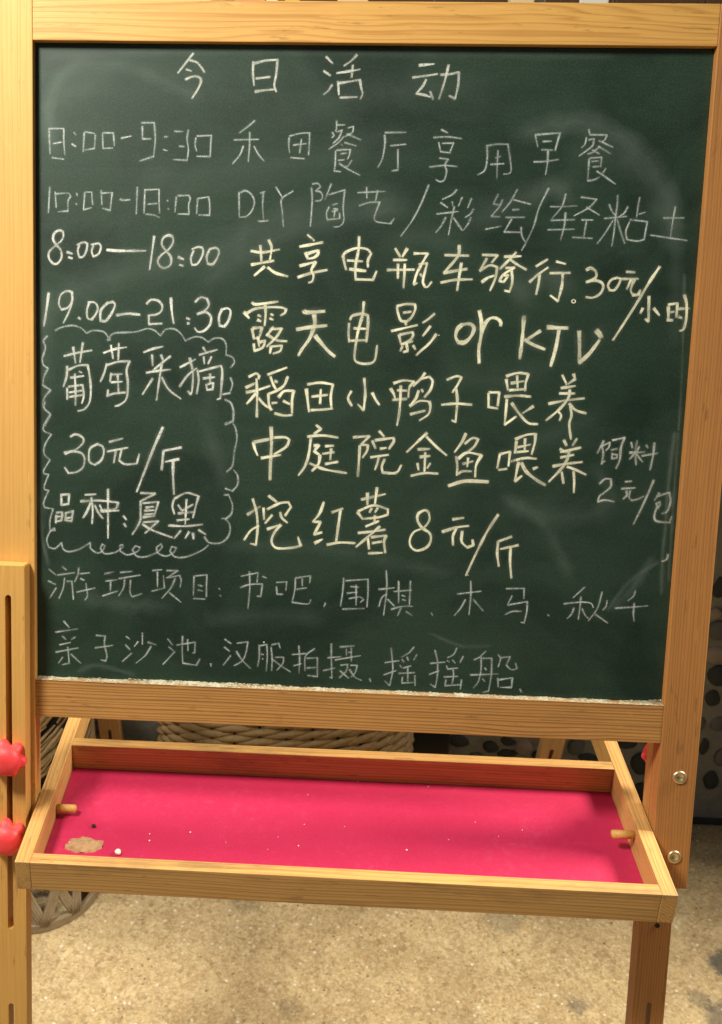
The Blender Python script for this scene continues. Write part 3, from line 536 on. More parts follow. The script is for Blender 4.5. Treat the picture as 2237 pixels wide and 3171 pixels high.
# wall of river pebbles set in grey mortar
wall = root('pebble_wall', (0.4, WALL_Y, 0))
tag(wall, 'grey mortar wall set with dark round river pebbles behind the easel', 'wall')
bm = bmesh.new()
X0, X1, Z1, nx, nz = -1.6, 2.4, 1.13, 120, 36
g = [[bm.verts.new((X0 + (X1 - X0) * i / nx, WALL_Y + 0.006 * noise.noise(Vector((i * .31, j * .37, 0))), Z1 * j / nz)) for i in range(nx + 1)] for j in range(nz + 1)]
for j in range(nz):
    for i in range(nx): bm.faces.new((g[j][i], g[j][i + 1], g[j + 1][i + 1], g[j + 1][i]))
bk = [[bm.verts.new((X0 + (X1 - X0) * i, WALL_Y + .25, Z1 * j)) for i in (0, 1)] for j in (0, 1)]
bm.faces.new((bk[0][0], bk[0][1], bk[1][1], bk[1][0]))
bm.faces.new([g[nz][i] for i in range(nx + 1)] + [bk[1][1], bk[1][0]])
bm.faces.new([g[j][0] for j in range(nz + 1)] + [bk[1][0], bk[0][0]])
bm.faces.new([g[j][nx] for j in range(nz + 1)] + [bk[1][1], bk[0][1]])
link('mortar', mesh_from(bm, smooth=False), M['mortar'], wall)
cop = link('coping_board', mesh_from(box_bm(4.0, 0.27, 0.02)), M['plank'], wall, Matrix.Translation((0.4, WALL_Y + .125, Z1 + .0105)))
base_joint = link('base_joint_strip', mesh_from(box_bm(4.0, 0.006, 0.012, .001)), M['stone_d'], wall, Matrix.Translation((0.4, WALL_Y - .004, .0061)))  # dark strip drawn for the joint line where wall meets floor
peb = []
for mi, mk in enumerate(('stone_d', 'stone_d', 'stone_g', 'stone_l')):
    bm = bmesh.new(); bmesh.ops.create_icosphere(bm, subdivisions=2, radius=1)
    for v in bm.verts:
        v.co *= 1 + .30 * noise.noise(v.co * 1.1 + Vector((mi * 9, 0, 0))) + .06 * noise.noise(v.co * 3 + Vector((mi * 5, 3, 0)))
    me = mesh_from(bm, 'pebble', True); me.materials.append(M[mk]); peb.append(me)
placed = []
def pebble(c, rx, rz, k, rot=0.0):
    mw = Matrix.Translation((c.x, WALL_Y - .001, c.z)) @ Matrix.Rotation(rot, 4, 'Y') @ Matrix.Diagonal((rx, min(rx, rz) * .5, rz, 1))
    link('pebble', peb[k], None, wall, mw); placed.append((c.x, c.z, max(rx, rz)))
for px, py, rx, ry, k in ((2207, 2160, 25, 25, 0), (2226, 2090, 38, 32, 0), (2217, 2027, 34, 26, 3), (2230, 1950, 40, 30, 2), (2232, 1816, 30, 36, 1), (2215, 1900, 20, 18, 3), (2180, 2311, 14, 27, 1),
        (2202, 2415, 25, 27, 0), (2236, 2345, 24, 26, 2), (2170, 2240, 16, 20, 2), (2225, 2240, 26, 22, 2), (1420, 2293, 36, 18, 0), (1520, 2310, 28, 19, 0), (1574, 2292, 28, 16, 0),
        (1569, 2330, 32, 13, 1), (1624, 2312, 28, 22, 3), (1662, 2338, 16, 14, 0), (1785, 2310, 28, 26, 2), (1822, 2345, 34, 14, 0), (1988, 2362, 38, 34, 0), (1985, 2450, 34, 30, 0),
        (1940, 2300, 30, 18, 1), (2010, 2290, 20, 14, 2), (1475, 2340, 24, 14, 2), (2000, 2530, 0, 0, 0)):
    if not rx: continue
    c = at_depth(px, py, WALL_Y); s = (at_depth(px + rx, py, WALL_Y) - c).length; sz = (at_depth(px, py + ry, WALL_Y) - c).length
    pebble(c, s, sz, k)
rr = random.Random(11); tries = 0
while len(placed) < 290 and tries < 60000:
    tries += 1
    x = rr.uniform(-0.25, 1.25); z = rr.uniform(.02, 1.0); rx = rr.uniform(.009, .024); rz = rx * rr.uniform(.65, 1.0)
    if all((x - a) ** 2 + (z - b) ** 2 > (r + rx) ** 2 * 1.1 for a, b, r in placed):
        pebble(Vector((x, 0, z)), rx, rz, rr.choice((0, 0, 1, 1, 2, 2, 3)), rr.uniform(-.4, .4))

# cards standing on the coping, their feet just seen over the easel
back = root('plank_wall', (0.4, 1.9, 0))
tag(back, 'dark brown plank wall far behind the easel', 'wall')
for i in range(22):
    link('plank', mesh_from(box_bm(2.2, 0.195, 0.02, .003)), M['plank'], back, Matrix.Translation((-1.8 + i * .2, 1.9, 1.1)) @ Matrix.Rotation(R(90), 4, 'Y') @ Matrix.Rotation(R(90), 4, 'X'))
def card(name, px0, px1, mat, label, cat, y=0.70, h=0.16, th=0.03):
    a = at_depth(px0, 6, y); b = at_depth(px1, 6, y); w = (b - a).length
    z0 = Z1 + .021
    o = link(name, mesh_from(box_bm(w, th, h, .0015)), mat, None, Matrix.Translation(((a.x + b.x) / 2, y, z0 + h / 2)))
    return tag(o, label, cat)
card('wide_board', -60, 405, M['paper'], 'wide white board standing behind the top left corner of the easel', 'board')
card('white_box', 430, 655, M['paper'], 'white box standing behind the left half of the easel top rail', 'box')
card('green_box', 657, 700, M['green'], 'small dark green box just right of the white box on the ledge', 'box', .72)
card('pink_box', 730, 823, M['pink'], 'pinkish red box behind the middle of the easel top rail', 'box')
card('white_jar', 827, 862, M['paper'], 'narrow white carton right beside the pinkish red box', 'carton', .69)
card('amber_box', 885, 930, M['amber'], 'amber yellow box behind the middle of the top rail', 'box')
card('cream_box', 1046, 1140, M['cream'], 'cream box right of the centre behind the top rail', 'box')
card('cream_post', 1578, 1650, M['cream'], 'cream upright box right of the brown gap behind the top rail', 'box')
card('white_card', 1655, 1690, M['paper'], 'narrow white card beside the cream upright box', 'card', .71, th=.004)
card('picture_card', 1795, 1885, M['paper'], 'white card with dark scribbles behind the right of the top rail', 'card', .70, th=.004)

# ================================================================ the easel
W, H, RBH, SW, TRH = 0.6, 0.591, 0.0378, 0.0354, 0.0350
easel = root('chalkboard_easel', (0.3, 0.12, 0))
tag(easel, 'wooden folding chalkboard easel with a pinkish red tray and handwritten Chinese notices', 'easel')
def bcoord(px, py, n):
    p = onplane(px, py, B(0, 0, n), BN) - BO
    return p.dot(BU), p.dot(BV)
RX = axes(BU, BV)            # members lying along u
RV = axes(BV, BU)            # members lying along v
TH = 0.020; NC = -0.010
beam('top_rail', B(W / 2, H + TRH / 2, NC), RX, (W, TRH, TH), M['pine_top'], easel)
beam('bottom_rail', B(W / 2, -RBH / 2, NC), RX, (W, RBH, TH), M['pine_line'], easel)
vend = bcoord(2126, 2753, 0)[1]; vtop = H + TRH
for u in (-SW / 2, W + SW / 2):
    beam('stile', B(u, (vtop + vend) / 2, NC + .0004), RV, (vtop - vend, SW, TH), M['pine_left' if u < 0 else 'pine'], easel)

def slotted(name, c, rot, L, w, th, slots, mat, parent, sw=0.0058):
    """board with capsule slots cut through it; slots = list of (start, end) along local x"""
    bm = bmesh.new(); b = .0012
    def loop(pts):
        vs = [bm.verts.new((x, y, 0)) for x, y in pts]
        return [bm.edges.new((vs[i], vs[(i + 1) % len(vs)])) for i in range(len(vs))]
    es = loop([(-L / 2, -w / 2 + b), (-L / 2 + b, -w / 2), (L / 2 - b, -w / 2), (L / 2, -w / 2 + b), (L / 2, w / 2 - b), (L / 2 - b, w / 2), (-L / 2 + b, w / 2), (-L / 2, w / 2 - b)])
    for s0, s1 in slots:
        pts = []
        for k in range(9): a = R(-90 + 22.5 * k); pts.append((s1 - sw / 2 + sw / 2 * math.cos(a), sw / 2 * math.sin(a)))
        for k in range(9): a = R(90 + 22.5 * k); pts.append((s0 + sw / 2 + sw / 2 * math.cos(a), sw / 2 * math.sin(a)))
        es += loop(pts)
    bmesh.ops.triangle_fill(bm, edges=es, use_beauty=True)
    fs = bm.faces[:]
    r = bmesh.ops.extrude_face_region(bm, geom=fs)
    bmesh.ops.translate(bm, vec=(0, 0, th / 2), verts=[v for v in r['geom'] if isinstance(v, bmesh.types.BMVert)])
    bmesh.ops.translate(bm, vec=(0, 0, -th / 2), verts=list({v for f in fs if f.is_valid for v in f.verts}))
    return link(name, mesh_from(bm, name), mat, parent, Matrix.Translation(c) @ rot.to_4x4())

# left leg bolted in front of the left stile, right leg behind the right stile
LW = 0.0312
nL = 0.0214; uL = bcoord(28, 2150, nL)[0]
vT = bcoord(40, 1752, nL)[1]; vB = -(BZ - 0.004) / math.cos(TAU)
def sl(px, py, n): return bcoord(px, py, n)[1]
Lc = (vT + vB) / 2
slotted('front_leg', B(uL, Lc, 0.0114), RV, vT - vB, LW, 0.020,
        [(sl(45, 2878, nL) - Lc, sl(20, 1842, nL) - Lc), (-(vT - vB) / 2 + .03, sl(48, 3108, nL) - Lc)], M['pine_left'], easel)
uR = bcoord(2009, 3120, -0.0206)[0]
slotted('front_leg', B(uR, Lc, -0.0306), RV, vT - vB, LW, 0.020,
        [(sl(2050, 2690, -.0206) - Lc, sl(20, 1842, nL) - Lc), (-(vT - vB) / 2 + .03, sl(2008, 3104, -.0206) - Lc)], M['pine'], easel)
# small dark screw hole on the right leg
uh, vh = bcoord(2036, 2866, -0.0204)
bm = bmesh.new(); bmesh.ops.create_cone(bm, cap_ends=True, segments=16, radius1=.0024, radius2=.0024, depth=.0012)
link('screw', mesh_from(bm), M['dark'], easel, Matrix.Translation(B(uh, vh, -.0203)) @ RB.to_4x4())

# star knobs
def knob_mesh():
    bm = bmesh.new(); KS = 1.24; N = 72; rings = []
    prof = [(0.0, .0045), (.0, .0132), (.0012, .0148), (.0050, .0150), (.0072, .0140), (.0082, .0122), (.0110, .0121), (.0138, .0108), (.0160, .0086), (.0172, .0056), (.0177, .0025)]
    for i, (z, r) in enumerate(prof):
        lob = max(0.0, 1 - max(0, i - 3) / 3.0) if i >= 1 else 0
        ring = []
        for k in range(N):
            a = 2 * math.pi * k / N + R(15)
            c6 = math.cos(6 * a)
            q = 1 - lob * .33 * (0.5 - 0.5 * c6) ** 1.4
            ring.append(bm.verts.new((KS * r * q * math.cos(a), KS * r * q * math.sin(a), KS * z)))
        rings.append(ring)
    for i in range(len(rings) - 1):
        for k in range(N): bm.faces.new((rings[i][k], rings[i][(k + 1) % N], rings[i + 1][(k + 1) % N], rings[i + 1][k]))
    bm.faces.new(rings[0]); bm.faces.new(rings[-1])
    return mesh_from(bm, 'knob', True)
km = knob_mesh(); km.materials.append(M['red'])
for px, py in ((30, 2352), (33, 2598)):
    n0 = 0.0216; u, v = bcoord(px, py, n0 + .009)
    link('star_knob', km, None, easel, Matrix.Translation(B(uL, v, n0)) @ RB.to_4x4() @ Matrix.Rotation(R(-12 if py < 2500 else -20), 4, 'Z'))
    link('star_knob', km, None, easel, Matrix.Translation(B(uR, v + .004, -.0410)) @ RB.to_4x4() @ Matrix.Rotation(R(180), 4, 'Y'))
# bolts on the right stile
bm = bmesh.new(); prof = [(0, .0066), (.0009, .0066), (.0017, .0056), (.0021, .0044), (.0018, .0030), (.0006, .0022), (.0004, .0001)]
rg = [[bm.verts.new((r * math.cos(2 * math.pi * k / 28), r * math.sin(2 * math.pi * k / 28), z)) for k in range(28)] for z, r in prof]
for i in range(len(rg) - 1):
    for k in range(28): bm.faces.new((rg[i][k], rg[i][(k + 1) % 28], rg[i + 1][(k + 1) % 28], rg[i + 1][k]))
bolt = mesh_from(bm, 'bolt', True); bolt.materials.append(M['steel'])
for px, py in ((2105, 2407), (2088, 2653)):
    u, v = bcoord(px, py, .0004); link('bolt_head', bolt, None, easel, Matrix.Translation(B(u, v, .0006)) @ RB.to_4x4())

# rear frame of the A
SP = 0.28
RY, RZ = 0.205, BZ + 0.585
RD = Vector((0, math.sin(SP), -math.cos(SP)))       # down the rear frame
def rearpt(px, py):
    n = Vector((0, math.cos(SP), math.sin(SP))); return onplane(px, py, Vector((0, RY, RZ)), n)
RR = axes(RD, Vector((1, 0, 0)))
Lr = (RZ - 0.004) / math.cos(SP)
for px in (346, 1716):
    p = rearpt(px, 2275); x = p.x
    top = Vector((x, RY, RZ)) + RD * (Lr * .42); c = (top + Vector((x, RY, RZ)) + RD * Lr) / 2; L = Lr * .58
    s0 = (rearpt(345, 2246) - c).dot(RD)
    slotted('rear_leg', c, RR, L, LW, .018, [(s0, s0 + .26)], M['pine_old'], easel)
    cs = Vector((x, RY, RZ)) + RD * (Lr * .40) + Vector((0.004 , .019, .003))
    beam('rear_stile', cs, RR, (Lr * .80, SW, .018), M['pine_old'], easel)
beam('rear_top_rail', Vector((.3, RY + .006, RZ - .02)), axes(Vector((1, 0, 0)), RD), (.53, .034, .018), M['pine_old'], easel)
beam('rear_cross_rail', Vector((.3, RY, RZ)) + RD * (Lr * .86), axes(Vector((1, 0, 0)), RD), (.53, .030, .012), M['pine_old'], easel)

# ---- tray
ZT, YF, YB, T_, TF, X0T, WT = BZ - .1211, -.1197, .0629, .0141, .0132, .0009, .5982
HT = .0318; YE = 0.36
tray = root('tray', (.3, 0, ZT)); tray.parent = easel; tray.matrix_local = WM[easel.name].inverted() @ WM['tray']
EX, EY, EZ = Vector((1, 0, 0)), Vector((0, 1, 0)), Vector((0, 0, 1))
for x in (X0T + T_ / 2, X0T + WT - T_ / 2):
    beam('side_rail', Vector((x, (YF + YE) / 2, ZT - HT / 2)), axes(EY, EZ), (YE - YF, HT, T_), M['pine_tray'], tray)
iw = WT - 2 * T_
beam('front_rail', Vector((X0T + WT / 2, YF + TF / 2 + .0003, ZT - HT / 2 - .0002)), axes(EX, EZ), (iw, HT, TF), M['pine_tray'], tray)
beam('back_rail', Vector((X0T + WT / 2, YB + TF / 2, ZT - HT / 2 - .0008)), axes(EX, EZ), (iw, HT + .001, TF), M['pine_tray'], tray)
ZP = ZT - .0295
link('tray_panel', mesh_from(box_bm(iw - .0006, YB - YF - TF - .0006, .003, 0)), M['tray_red'], tray, Matrix.Translation((X0T + WT / 2, (YF + TF + YB) / 2, ZP - .0015)))
def peg(px, py, x, s, L):
    p = onplane(px, py, Vector((x, 0, 0)), EX)
    bm = bmesh.new(); bmesh.ops.create_cone(bm, cap_ends=True, segments=20, radius1=.0042, radius2=.0042, depth=L)
    bmesh.ops.bevel(bm, geom=[e for e in bm.edges if abs(e.verts[0].co.z - e.verts[1].co.z) < 1e-6], offset=.0009, segments=2, affect='EDGES')
    o = link('peg', mesh_from(bm, smooth=True), M['pine_left'], tray, Matrix.Translation(p + EX * s * L / 2) @ Matrix.Rotation(R(90), 4, 'Y'))
peg(176, 2502, X0T + T_ + .0001, 1, .020)
peg(1965, 2586, X0T + WT - T_ - .0001, -1, .022)

# ---- writing board
BW, BH = W - .0006, H - .0006
bm = bmesh.new(); vs = [bm.verts.new(p) for p in ((-BW / 2, -BH / 2, 0), (BW / 2, -BH / 2, 0), (BW / 2, BH / 2, 0), (-BW / 2, BH / 2, 0))]
bm.faces.new(vs)
r = bmesh.ops.extrude_face_region(bm, geom=bm.faces[:]); bmesh.ops.translate(bm, vec=(0, 0, -.003), verts=[v for v in r['geom'] if isinstance(v, bmesh.types.BMVert)])
NB = -.008
board = link('writing_board', mesh_from(bm), M['board'], easel, Matrix.Translation(B(W / 2, H / 2, NB)) @ RX.to_4x4())
# line of chalk dust caked along the bottom edge of the board
bm = bmesh.new(); rr = random.Random(5); n = 420; prev = None
for i in range(n + 1):
    u = .0005 + (W - .001) * i / n
    w = .0008 + .0008 * noise.noise(Vector((u * 60, 0, 0))) + .0008 * noise.noise(Vector((u * 300, 5, 0)))
    if .09 < u < .24: w += .0009 * (1 + noise.noise(Vector((u * 500, 2, 0))))
    if u > W - .02: w += .0025 * (u - W + .02) / .02
    lo = .0011 + .0008 * noise.noise(Vector((u * 220, 9, 0)))
    pts = [B(u, -lo, .0003), B(u, -lo * .3, .0008 + .0004 * noise.noise(Vector((u * 400, 3, 0)))), B(u, w * .35, -.003), B(u, w, NB + .0003)]
    cur = [bm.verts.new(p) for p in pts]
    if prev:
        for k in range(3): bm.faces.new((prev[k], cur[k], cur[k + 1], prev[k + 1]))
    prev = cur
tag(link('chalk_dust', mesh_from(bm, smooth=False), M['dust'], easel), None, None, None)

# ---- chalk writing: strokes on the board plane
PX2M = W / 2030.0
LIFT = [0]
def to_board(px, py):
    p = onplane(px, py, B(0, 0, NB), BN) - BO
    return Vector((p.dot(BU) - W / 2, p.dot(BV) - H / 2))
def smooth_path(pts, step):
    """Catmull-Rom between sharp corners; returns list of runs"""
    runs = [[pts[0]]]
    for i in range(1, len(pts)):
        runs[-1].append(pts[i])
        if 0 < i < len(pts) - 1:
            a = (pts[i] - pts[i - 1]); b = (pts[i + 1] - pts[i])
            if a.length > 1e-6 and b.length > 1e-6 and a.angle(b) > R(62): runs.append([pts[i]])
    out = []
    for r_ in runs:
        if len(r_) < 2: continue
        q = [r_[0] * 2 - r_[1]] + r_ + [r_[-1] * 2 - r_[-2]]; res = []
        for i in range(1, len(q) - 2):
            p0, p1, p2, p3 = q[i - 1], q[i], q[i + 1], q[i + 2]; k = max(1, int((p2 - p1).length / step))
            for j in range(k):
                t = j / k
                res.append(0.5 * ((2 * p1) + (p2 - p0) * t + (2 * p0 - 5 * p1 + 4 * p2 - p3) * t * t + (3 * p1 - p0 - 3 * p2 + p3) * t ** 3))
        res.append(r_[-1].copy()); out.append(res)
    return out
def stroke_geo(V, Fc, UV1, UV2, pts, w, seed, strength=1.0, taper=True, endk=1.0):
    step = max(.0012, w * .35)
    for run in smooth_path(pts, step):
        # extend the ends by a third of the width so that strokes start and stop rounded
        if (run[1] - run[0]).length < 1e-7: continue
        run = [run[0] - (run[1] - run[0]).normalized() * w * .35] + run + [run[-1] + (run[-1] - run[-2]).normalized() * w * .35]
        dd = [0.0]
        for a, b in zip(run, run[1:]): dd.append(dd[-1] + (b - a).length)
        Lt = dd[-1]; base = len(V); z = .00012 + .000012 * (LIFT[0] % 25); LIFT[0] += 1; m = len(run)
        for i, p in enumerate(run):
            a = run[max(0, i - 1)]; b = run[min(m - 1, i + 1)]; d = (b - a)
            d = d.normalized() if d.length > 1e-9 else Vector((1, 0)); nrm = Vector((-d.y, d.x))
            ww = w / 2 * (1 + .38 * noise.noise(Vector((dd[i] * 110 + seed, seed * 1.7, 0))) + .12 * noise.noise(Vector((dd[i] * 500, seed, 3))))
            if taper: ww *= 1.12 - .30 * dd[i] / Lt
            e = min(dd[i], Lt - dd[i]) / (w * .45 * endk); e = min(1.0, e)
            pr = strength * (.80 + .55 * noise.noise(Vector((dd[i] * 55, seed * 3.1, 7))) - .12 * (dd[i] / Lt if taper else 0))
            for s in (-1, 1):
                q = p + nrm * ww * s; V.append((q.x, q.y, z)); UV1.append((dd[i] + seed, s)); UV2.append((e, pr))
        for i in range(m - 1):
            k = base + 2 * i; Fc.append((k, k + 1, k + 3, k + 2))
def make_strokes(name, items, mat, label=None):
    V, Fc, U1, U2 = [], [], [], []
    for pts, w, seed, st, tp, ek in items: stroke_geo(V, Fc, U1, U2, pts, w, seed, st, tp, ek)
    me = bpy.data.meshes.new(name); me.from_pydata(V, [], Fc)
    a = me.uv_layers.new(name='stroke'); b = me.uv_layers.new(name='ends')
    for lp in me.loops:
        a.data[lp.index].uv = U1[lp.vertex_index]; b.data[lp.index].uv = U2[lp.vertex_index]
    o = link(name, me, mat, board, Matrix.Translation(B(W / 2, H / 2, NB)) @ RX.to_4x4())
    if label: o['label'] = label
    return o
STY = {'t': (8.5, 'chalk_w', .80), 'f': (7.2, 'chalk_f', 1.0), 'y': (9.8, 'chalk_y', 1.05), 'Y': (13.5, 'chalk_y', 1.0), 'b': (8.6, 'chalk_w', 1.0), 'B': (9.8, 'chalk_w', 1.15),
       'c': (8.0, 'chalk_f', 1.0), 'w': (8.2, 'chalk_w', .72), 'g': (13, 'chalk_s', 1.6), 'r': (4.5, 'chalk_y', 1.2), 'Z': (20.0, 'chalk_y', 1.1)}
groups = []
for ln in CHALK.strip().split('\n'):
    ch, st, org, data = ln.split('|')
    o = [float(x) for x in org.split()]; sc = o[2] if len(o) > 2 else 3.0
    if len(o) > 2 and sc == 2.53: sc = 1620 / 640.0
    items = []
    for s in data.split(';'):
        pts = []
        for q in s.split(','):
            x, y = q.split(); pts.append(to_board(o[0] + float(x) / sc, o[1] + float(y) / sc))
        if len(pts) == 1: pts.append(pts[0] + Vector((.001, 0)))
        items.append((pts, STY[st][0] * PX2M, random.random() * 50, STY[st][2], True, 1.0))
    if ch == '+': groups[-1][1].extend(items)
    else: groups.append([ch, items, st])
HALO = []
for ch, items, st in groups:
    nm = {'~': 'chalk_border', '/': 'chalk_slash', '，': 'chalk_comma', ':': 'chalk_colon', '-': 'chalk_dash', '.': 'chalk_dot', '。': 'chalk_dot'}.get(ch, 'chalk_character')
    if st == 'g': nm = 'chalk_line'
    o = make_strokes(nm, items, M[STY[st][1]])
    if st in 'yYbBw': HALO += [(p, w * 2.7, s + 9, 1.0, True, 1.6) for p, w, s, a, tp, e in items]
    else: HALO += [(p, w * 2.1, s + 9, .7, True, 1.6) for p, w, s, a, tp, e in items]
make_strokes('chalk_haze', HALO, M['chalk_h'])['kind'] = 'stuff'
# wiped smears: (points in photo pixels, width in pixels, strength)
SM = [([(170, 480), (150, 330), (200, 225), (270, 190)], 60, 1.5), ([(270, 200), (400, 205), (520, 260), (620, 300)], 60, 1.1), ([(140, 420), (190, 300), (330, 250)], 110, .8),
      ([(130, 980), (300, 870), (620, 790), (960, 650), (1240, 620)], 130, .9), ([(620, 880), (900, 720), (1250, 640)], 90, .8),
      ([(1440, 700), (1560, 640), (1690, 590), (1800, 560)], 110, 1.0), ([(1600, 420), (1760, 380), (1880, 400), (1990, 480), (2060, 600), (2085, 760)], 95, 1.5),
      ([(1660, 620), (1700, 560), (1780, 640)], 70, .9), ([(1780, 480), (1900, 470), (2000, 560), (2040, 700)], 120, .8), ([(1600, 900), (1680, 860), (1760, 880)], 110, 1.2),
      ([(1560, 840), (1640, 940)], 90, .9), ([(2085, 560), (2095, 800), (2090, 1060)], 60, .8), ([(2120, 850), (2110, 1200), (2085, 1560), (2070, 1800)], 14, 1.7),
      ([(1380, 1150), (1500, 1180), (1680, 1150)], 120, .6), ([(1560, 1540), (1680, 1620), (1770, 1790)], 60, .9), ([(1580, 1560), (1720, 1600), (1900, 1590)], 90, .8),
      ([(1900, 1880), (1960, 1820), (2020, 1730)], 42, 1.6), ([(1880, 1890), (1950, 1800), (2040, 1740)], 20, 1.4), ([(640, 1920), (820, 1905), (1000, 1920)], 70, .8),
      ([(260, 1850), (380, 1870), (520, 1880)], 80, 1.0), ([(1330, 1960), (1430, 2000), (1520, 2000)], 18, 1.2), ([(700, 1690), (1000, 1700), (1400, 1780)], 60, .6),
      ([(118, 1500), (128, 1640), (150, 1750)], 22, 2.0), ([(125, 1300), (120, 1480), (135, 1640)], 40, 1.0), ([(150, 900), (135, 1100), (130, 1300)], 90, .9),
      ([(240, 2080), (300, 2060), (420, 2090)], 26, 1.2), ([(150, 175), (600, 160), (1200, 165), (1900, 175)], 34, .7), ([(820, 400), (1100, 300), (1500, 260)], 150, .5),
      ([(420, 560), (800, 520), (1250, 430)], 160, .6), ([(690, 1130), (640, 1300), (700, 1500)], 80, .7), ([(1840, 1440), (1900, 1540), (1850, 1580)], 60, .9),
      ([(1200, 760), (1300, 730), (1420, 760)], 90, .7), ([(1850, 1280), (1700, 1350), (1560, 1420)], 80, .5)]
for i, (pts, w, st) in enumerate(SM):
    o = make_strokes('chalk_smear', [([to_board(*p) for p in pts], w * PX2M, i * 3.7, st, False, 1.6)], M['chalk_s'])

# ================================================================ small things lying in the tray
def lump(name, px, py, r, mat, label, cat, sq=.8, seed=0):
    p = at_height(px, py, ZP + .0002 + r * sq)
    bm = bmesh.new(); bmesh.ops.create_icosphere(bm, subdivisions=2, radius=r)
    for v in bm.verts: v.co *= 1 + .25 * noise.noise(v.co * (1.2 / r) + Vector((seed, 0, 0))); v.co.z *= sq
    mn = min(v.co.z for v in bm.verts)
    return tag(link(name, mesh_from(bm, smooth=True), mat, None, Matrix.Translation(Vector((p.x, p.y, ZP + .0002 - mn)))), label, cat)
lump('chalk_lump', 366, 2638, .0032, M['chip'], 'small round white chalk lump against the front rail of the tray', 'chalk')
lump('dark_seed', 291, 2557, .0023, M['dark'], 'tiny dark seed lying on the left of the red tray', 'seed', .6, 3)
CRN = ['white crumb behind the middle of the front rail, on red', 'upper of two white crumbs, one above the other, left on the red tray', 'lower of two white crumbs, one above the other, left on the red tray', 'crumb on the red tray a little right of the pair, left half', 'faint crumb in the middle of the red tray', 'largest bright crumb on the red tray, right of centre near the front rail', 'faint crumb on the centre line of the red tray', 'crumb at the front left of the tray centre', 'speck far right on the red tray, back row', 'speck on the right of the red tray nearest the front rail', 'rightmost speck on the red tray, toward the peg', 'speck just left of the rightmost one on the red tray', 'speck left of the tray centre toward the front rail', 'small speck between the pair of crumbs and the tray centre']
tiny = [(925, 2664 - 45, .0012), (464, 2582, .0011), (463, 2603, .0014), (590, 2577, .0014), (943, 2553, .0009), (1260, 2632, .0016), (1067, 2559, .0008), (830, 2630, .0008), (1472, 2546, .0008), (1390, 2600, .0009), (1618, 2570, .0009), (1545, 2590, .0008), (862, 2592, .0008), (700, 2608, .0007)]
for i, (px, py, r) in enumerate(tiny):
    o = lump('chalk_crumb', px, py, r * .6, M['chip'], CRN[i], 'chalk crumb', .6, i); o['group'] = 'chalk crumbs in the tray'
# crumbly dried patch in the front left corner
c = at_height(260, 2622, ZP); rr = random.Random(8); bm = bmesh.new(); n = 15
grid = []
for j in range(n + 1):
    row = []
    for i in range(n + 1):
        x = (i / n - .5) * .036; y = (j / n - .5) * .022
        d = math.hypot(x / .018, y / .011) + .35 * noise.noise(Vector((x * 160, y * 160, 1)))
        h = max(0, 1 - d) ** .6 * .0036 + (.0007 * (1 + noise.noise(Vector((x * 700, y * 700, 4)))) if d < 1 else 0)
        row.append(bm.verts.new((x, y, h - .0004)))
    grid.append(row)
for j in range(n):
    for i in range(n): bm.faces.new((grid[j][i], grid[j][i + 1], grid[j + 1][i + 1], grid[j + 1][i]))
M['clay'] = simple('dried_clay', (0.40, 0.24, 0.12), 0.9, 260.0, 0.6, 0.5, 0.001)
tag(link('clay_crumbs', mesh_from(bm), M['clay'], None, Matrix.Translation(c + Vector((0, .002, .0003)))), 'crumbly tan patch of dried clay in the front left corner of the tray', 'clay')

# ================================================================ straw things behind
def tube(bm, pts, r, n=6):
    prev = None
    for i, p in enumerate(pts):
        a = pts[max(0, i - 1)]; b = pts[min(len(pts) - 1, i + 1)]; d = (b - a).normalized()
        x = d.orthogonal().normalized() if prev is None else None
        up = Vector((0.13, .21, .97)); x = d.cross(up).normalized(); y = d.cross(x)
        rad = r * (1 if 0 < i < len(pts) - 1 else .6)
        ring = [bm.verts.new(p + (x * math.cos(2 * math.pi * k / n) + y * math.sin(2 * math.pi * k / n)) * rad) for k in range(n)]
        if prev:
            for k in range(n): bm.faces.new((prev[k], prev[(k + 1) % n], ring[(k + 1) % n], ring[k]))
        else: bm.faces.new(ring)
        prev = ring
    bm.faces.new(prev)
# big plaited basket against the wall
bl = at_depth(500, 2290, .50); br = at_depth(1266, 2290, .50)
bc = Vector(((bl.x + br.x) / 2, .535, 0)); brx = (br.x - bl.x) / 2; bry = .062
bk_ = root('straw_basket', bc)
tag(bk_, 'plaited straw basket with sagging braids standing behind the tray', 'basket')
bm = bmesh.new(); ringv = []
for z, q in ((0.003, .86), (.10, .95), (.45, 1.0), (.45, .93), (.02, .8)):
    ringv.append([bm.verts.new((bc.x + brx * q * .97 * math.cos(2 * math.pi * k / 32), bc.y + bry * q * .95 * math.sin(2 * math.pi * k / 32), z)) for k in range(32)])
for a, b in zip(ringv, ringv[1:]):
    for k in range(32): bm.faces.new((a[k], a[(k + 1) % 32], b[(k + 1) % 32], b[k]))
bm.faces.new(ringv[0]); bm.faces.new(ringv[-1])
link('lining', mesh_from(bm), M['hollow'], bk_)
rr = random.Random(21)
for row in range(26):
    bm = bmesh.new(); z0 = .015 + row * .017; m = 15
    for k in range(m):
        a0 = math.pi + math.pi * (k - .35) / m; a1 = a0 + math.pi / m * 1.9
        pts = []
        for t in (0, .25, .5, .75, 1):
            a = a0 + (a1 - a0) * t
            sag = -.030 * math.sin(max(0, min(math.pi, a - math.pi)))
            rad = 1 + .035 * math.sin(math.pi * t)
            zz = z0 + sag + (t - .5) * .014 + rr.uniform(-.001, .001)
            pts.append(Vector((bc.x + brx * rad * math.cos(a), bc.y + bry * rad * math.sin(a) - .002, max(.008, zz))))
        tube(bm, pts, .0062)
    link('braid', mesh_from(bm, smooth=True), M['straw'], bk_)
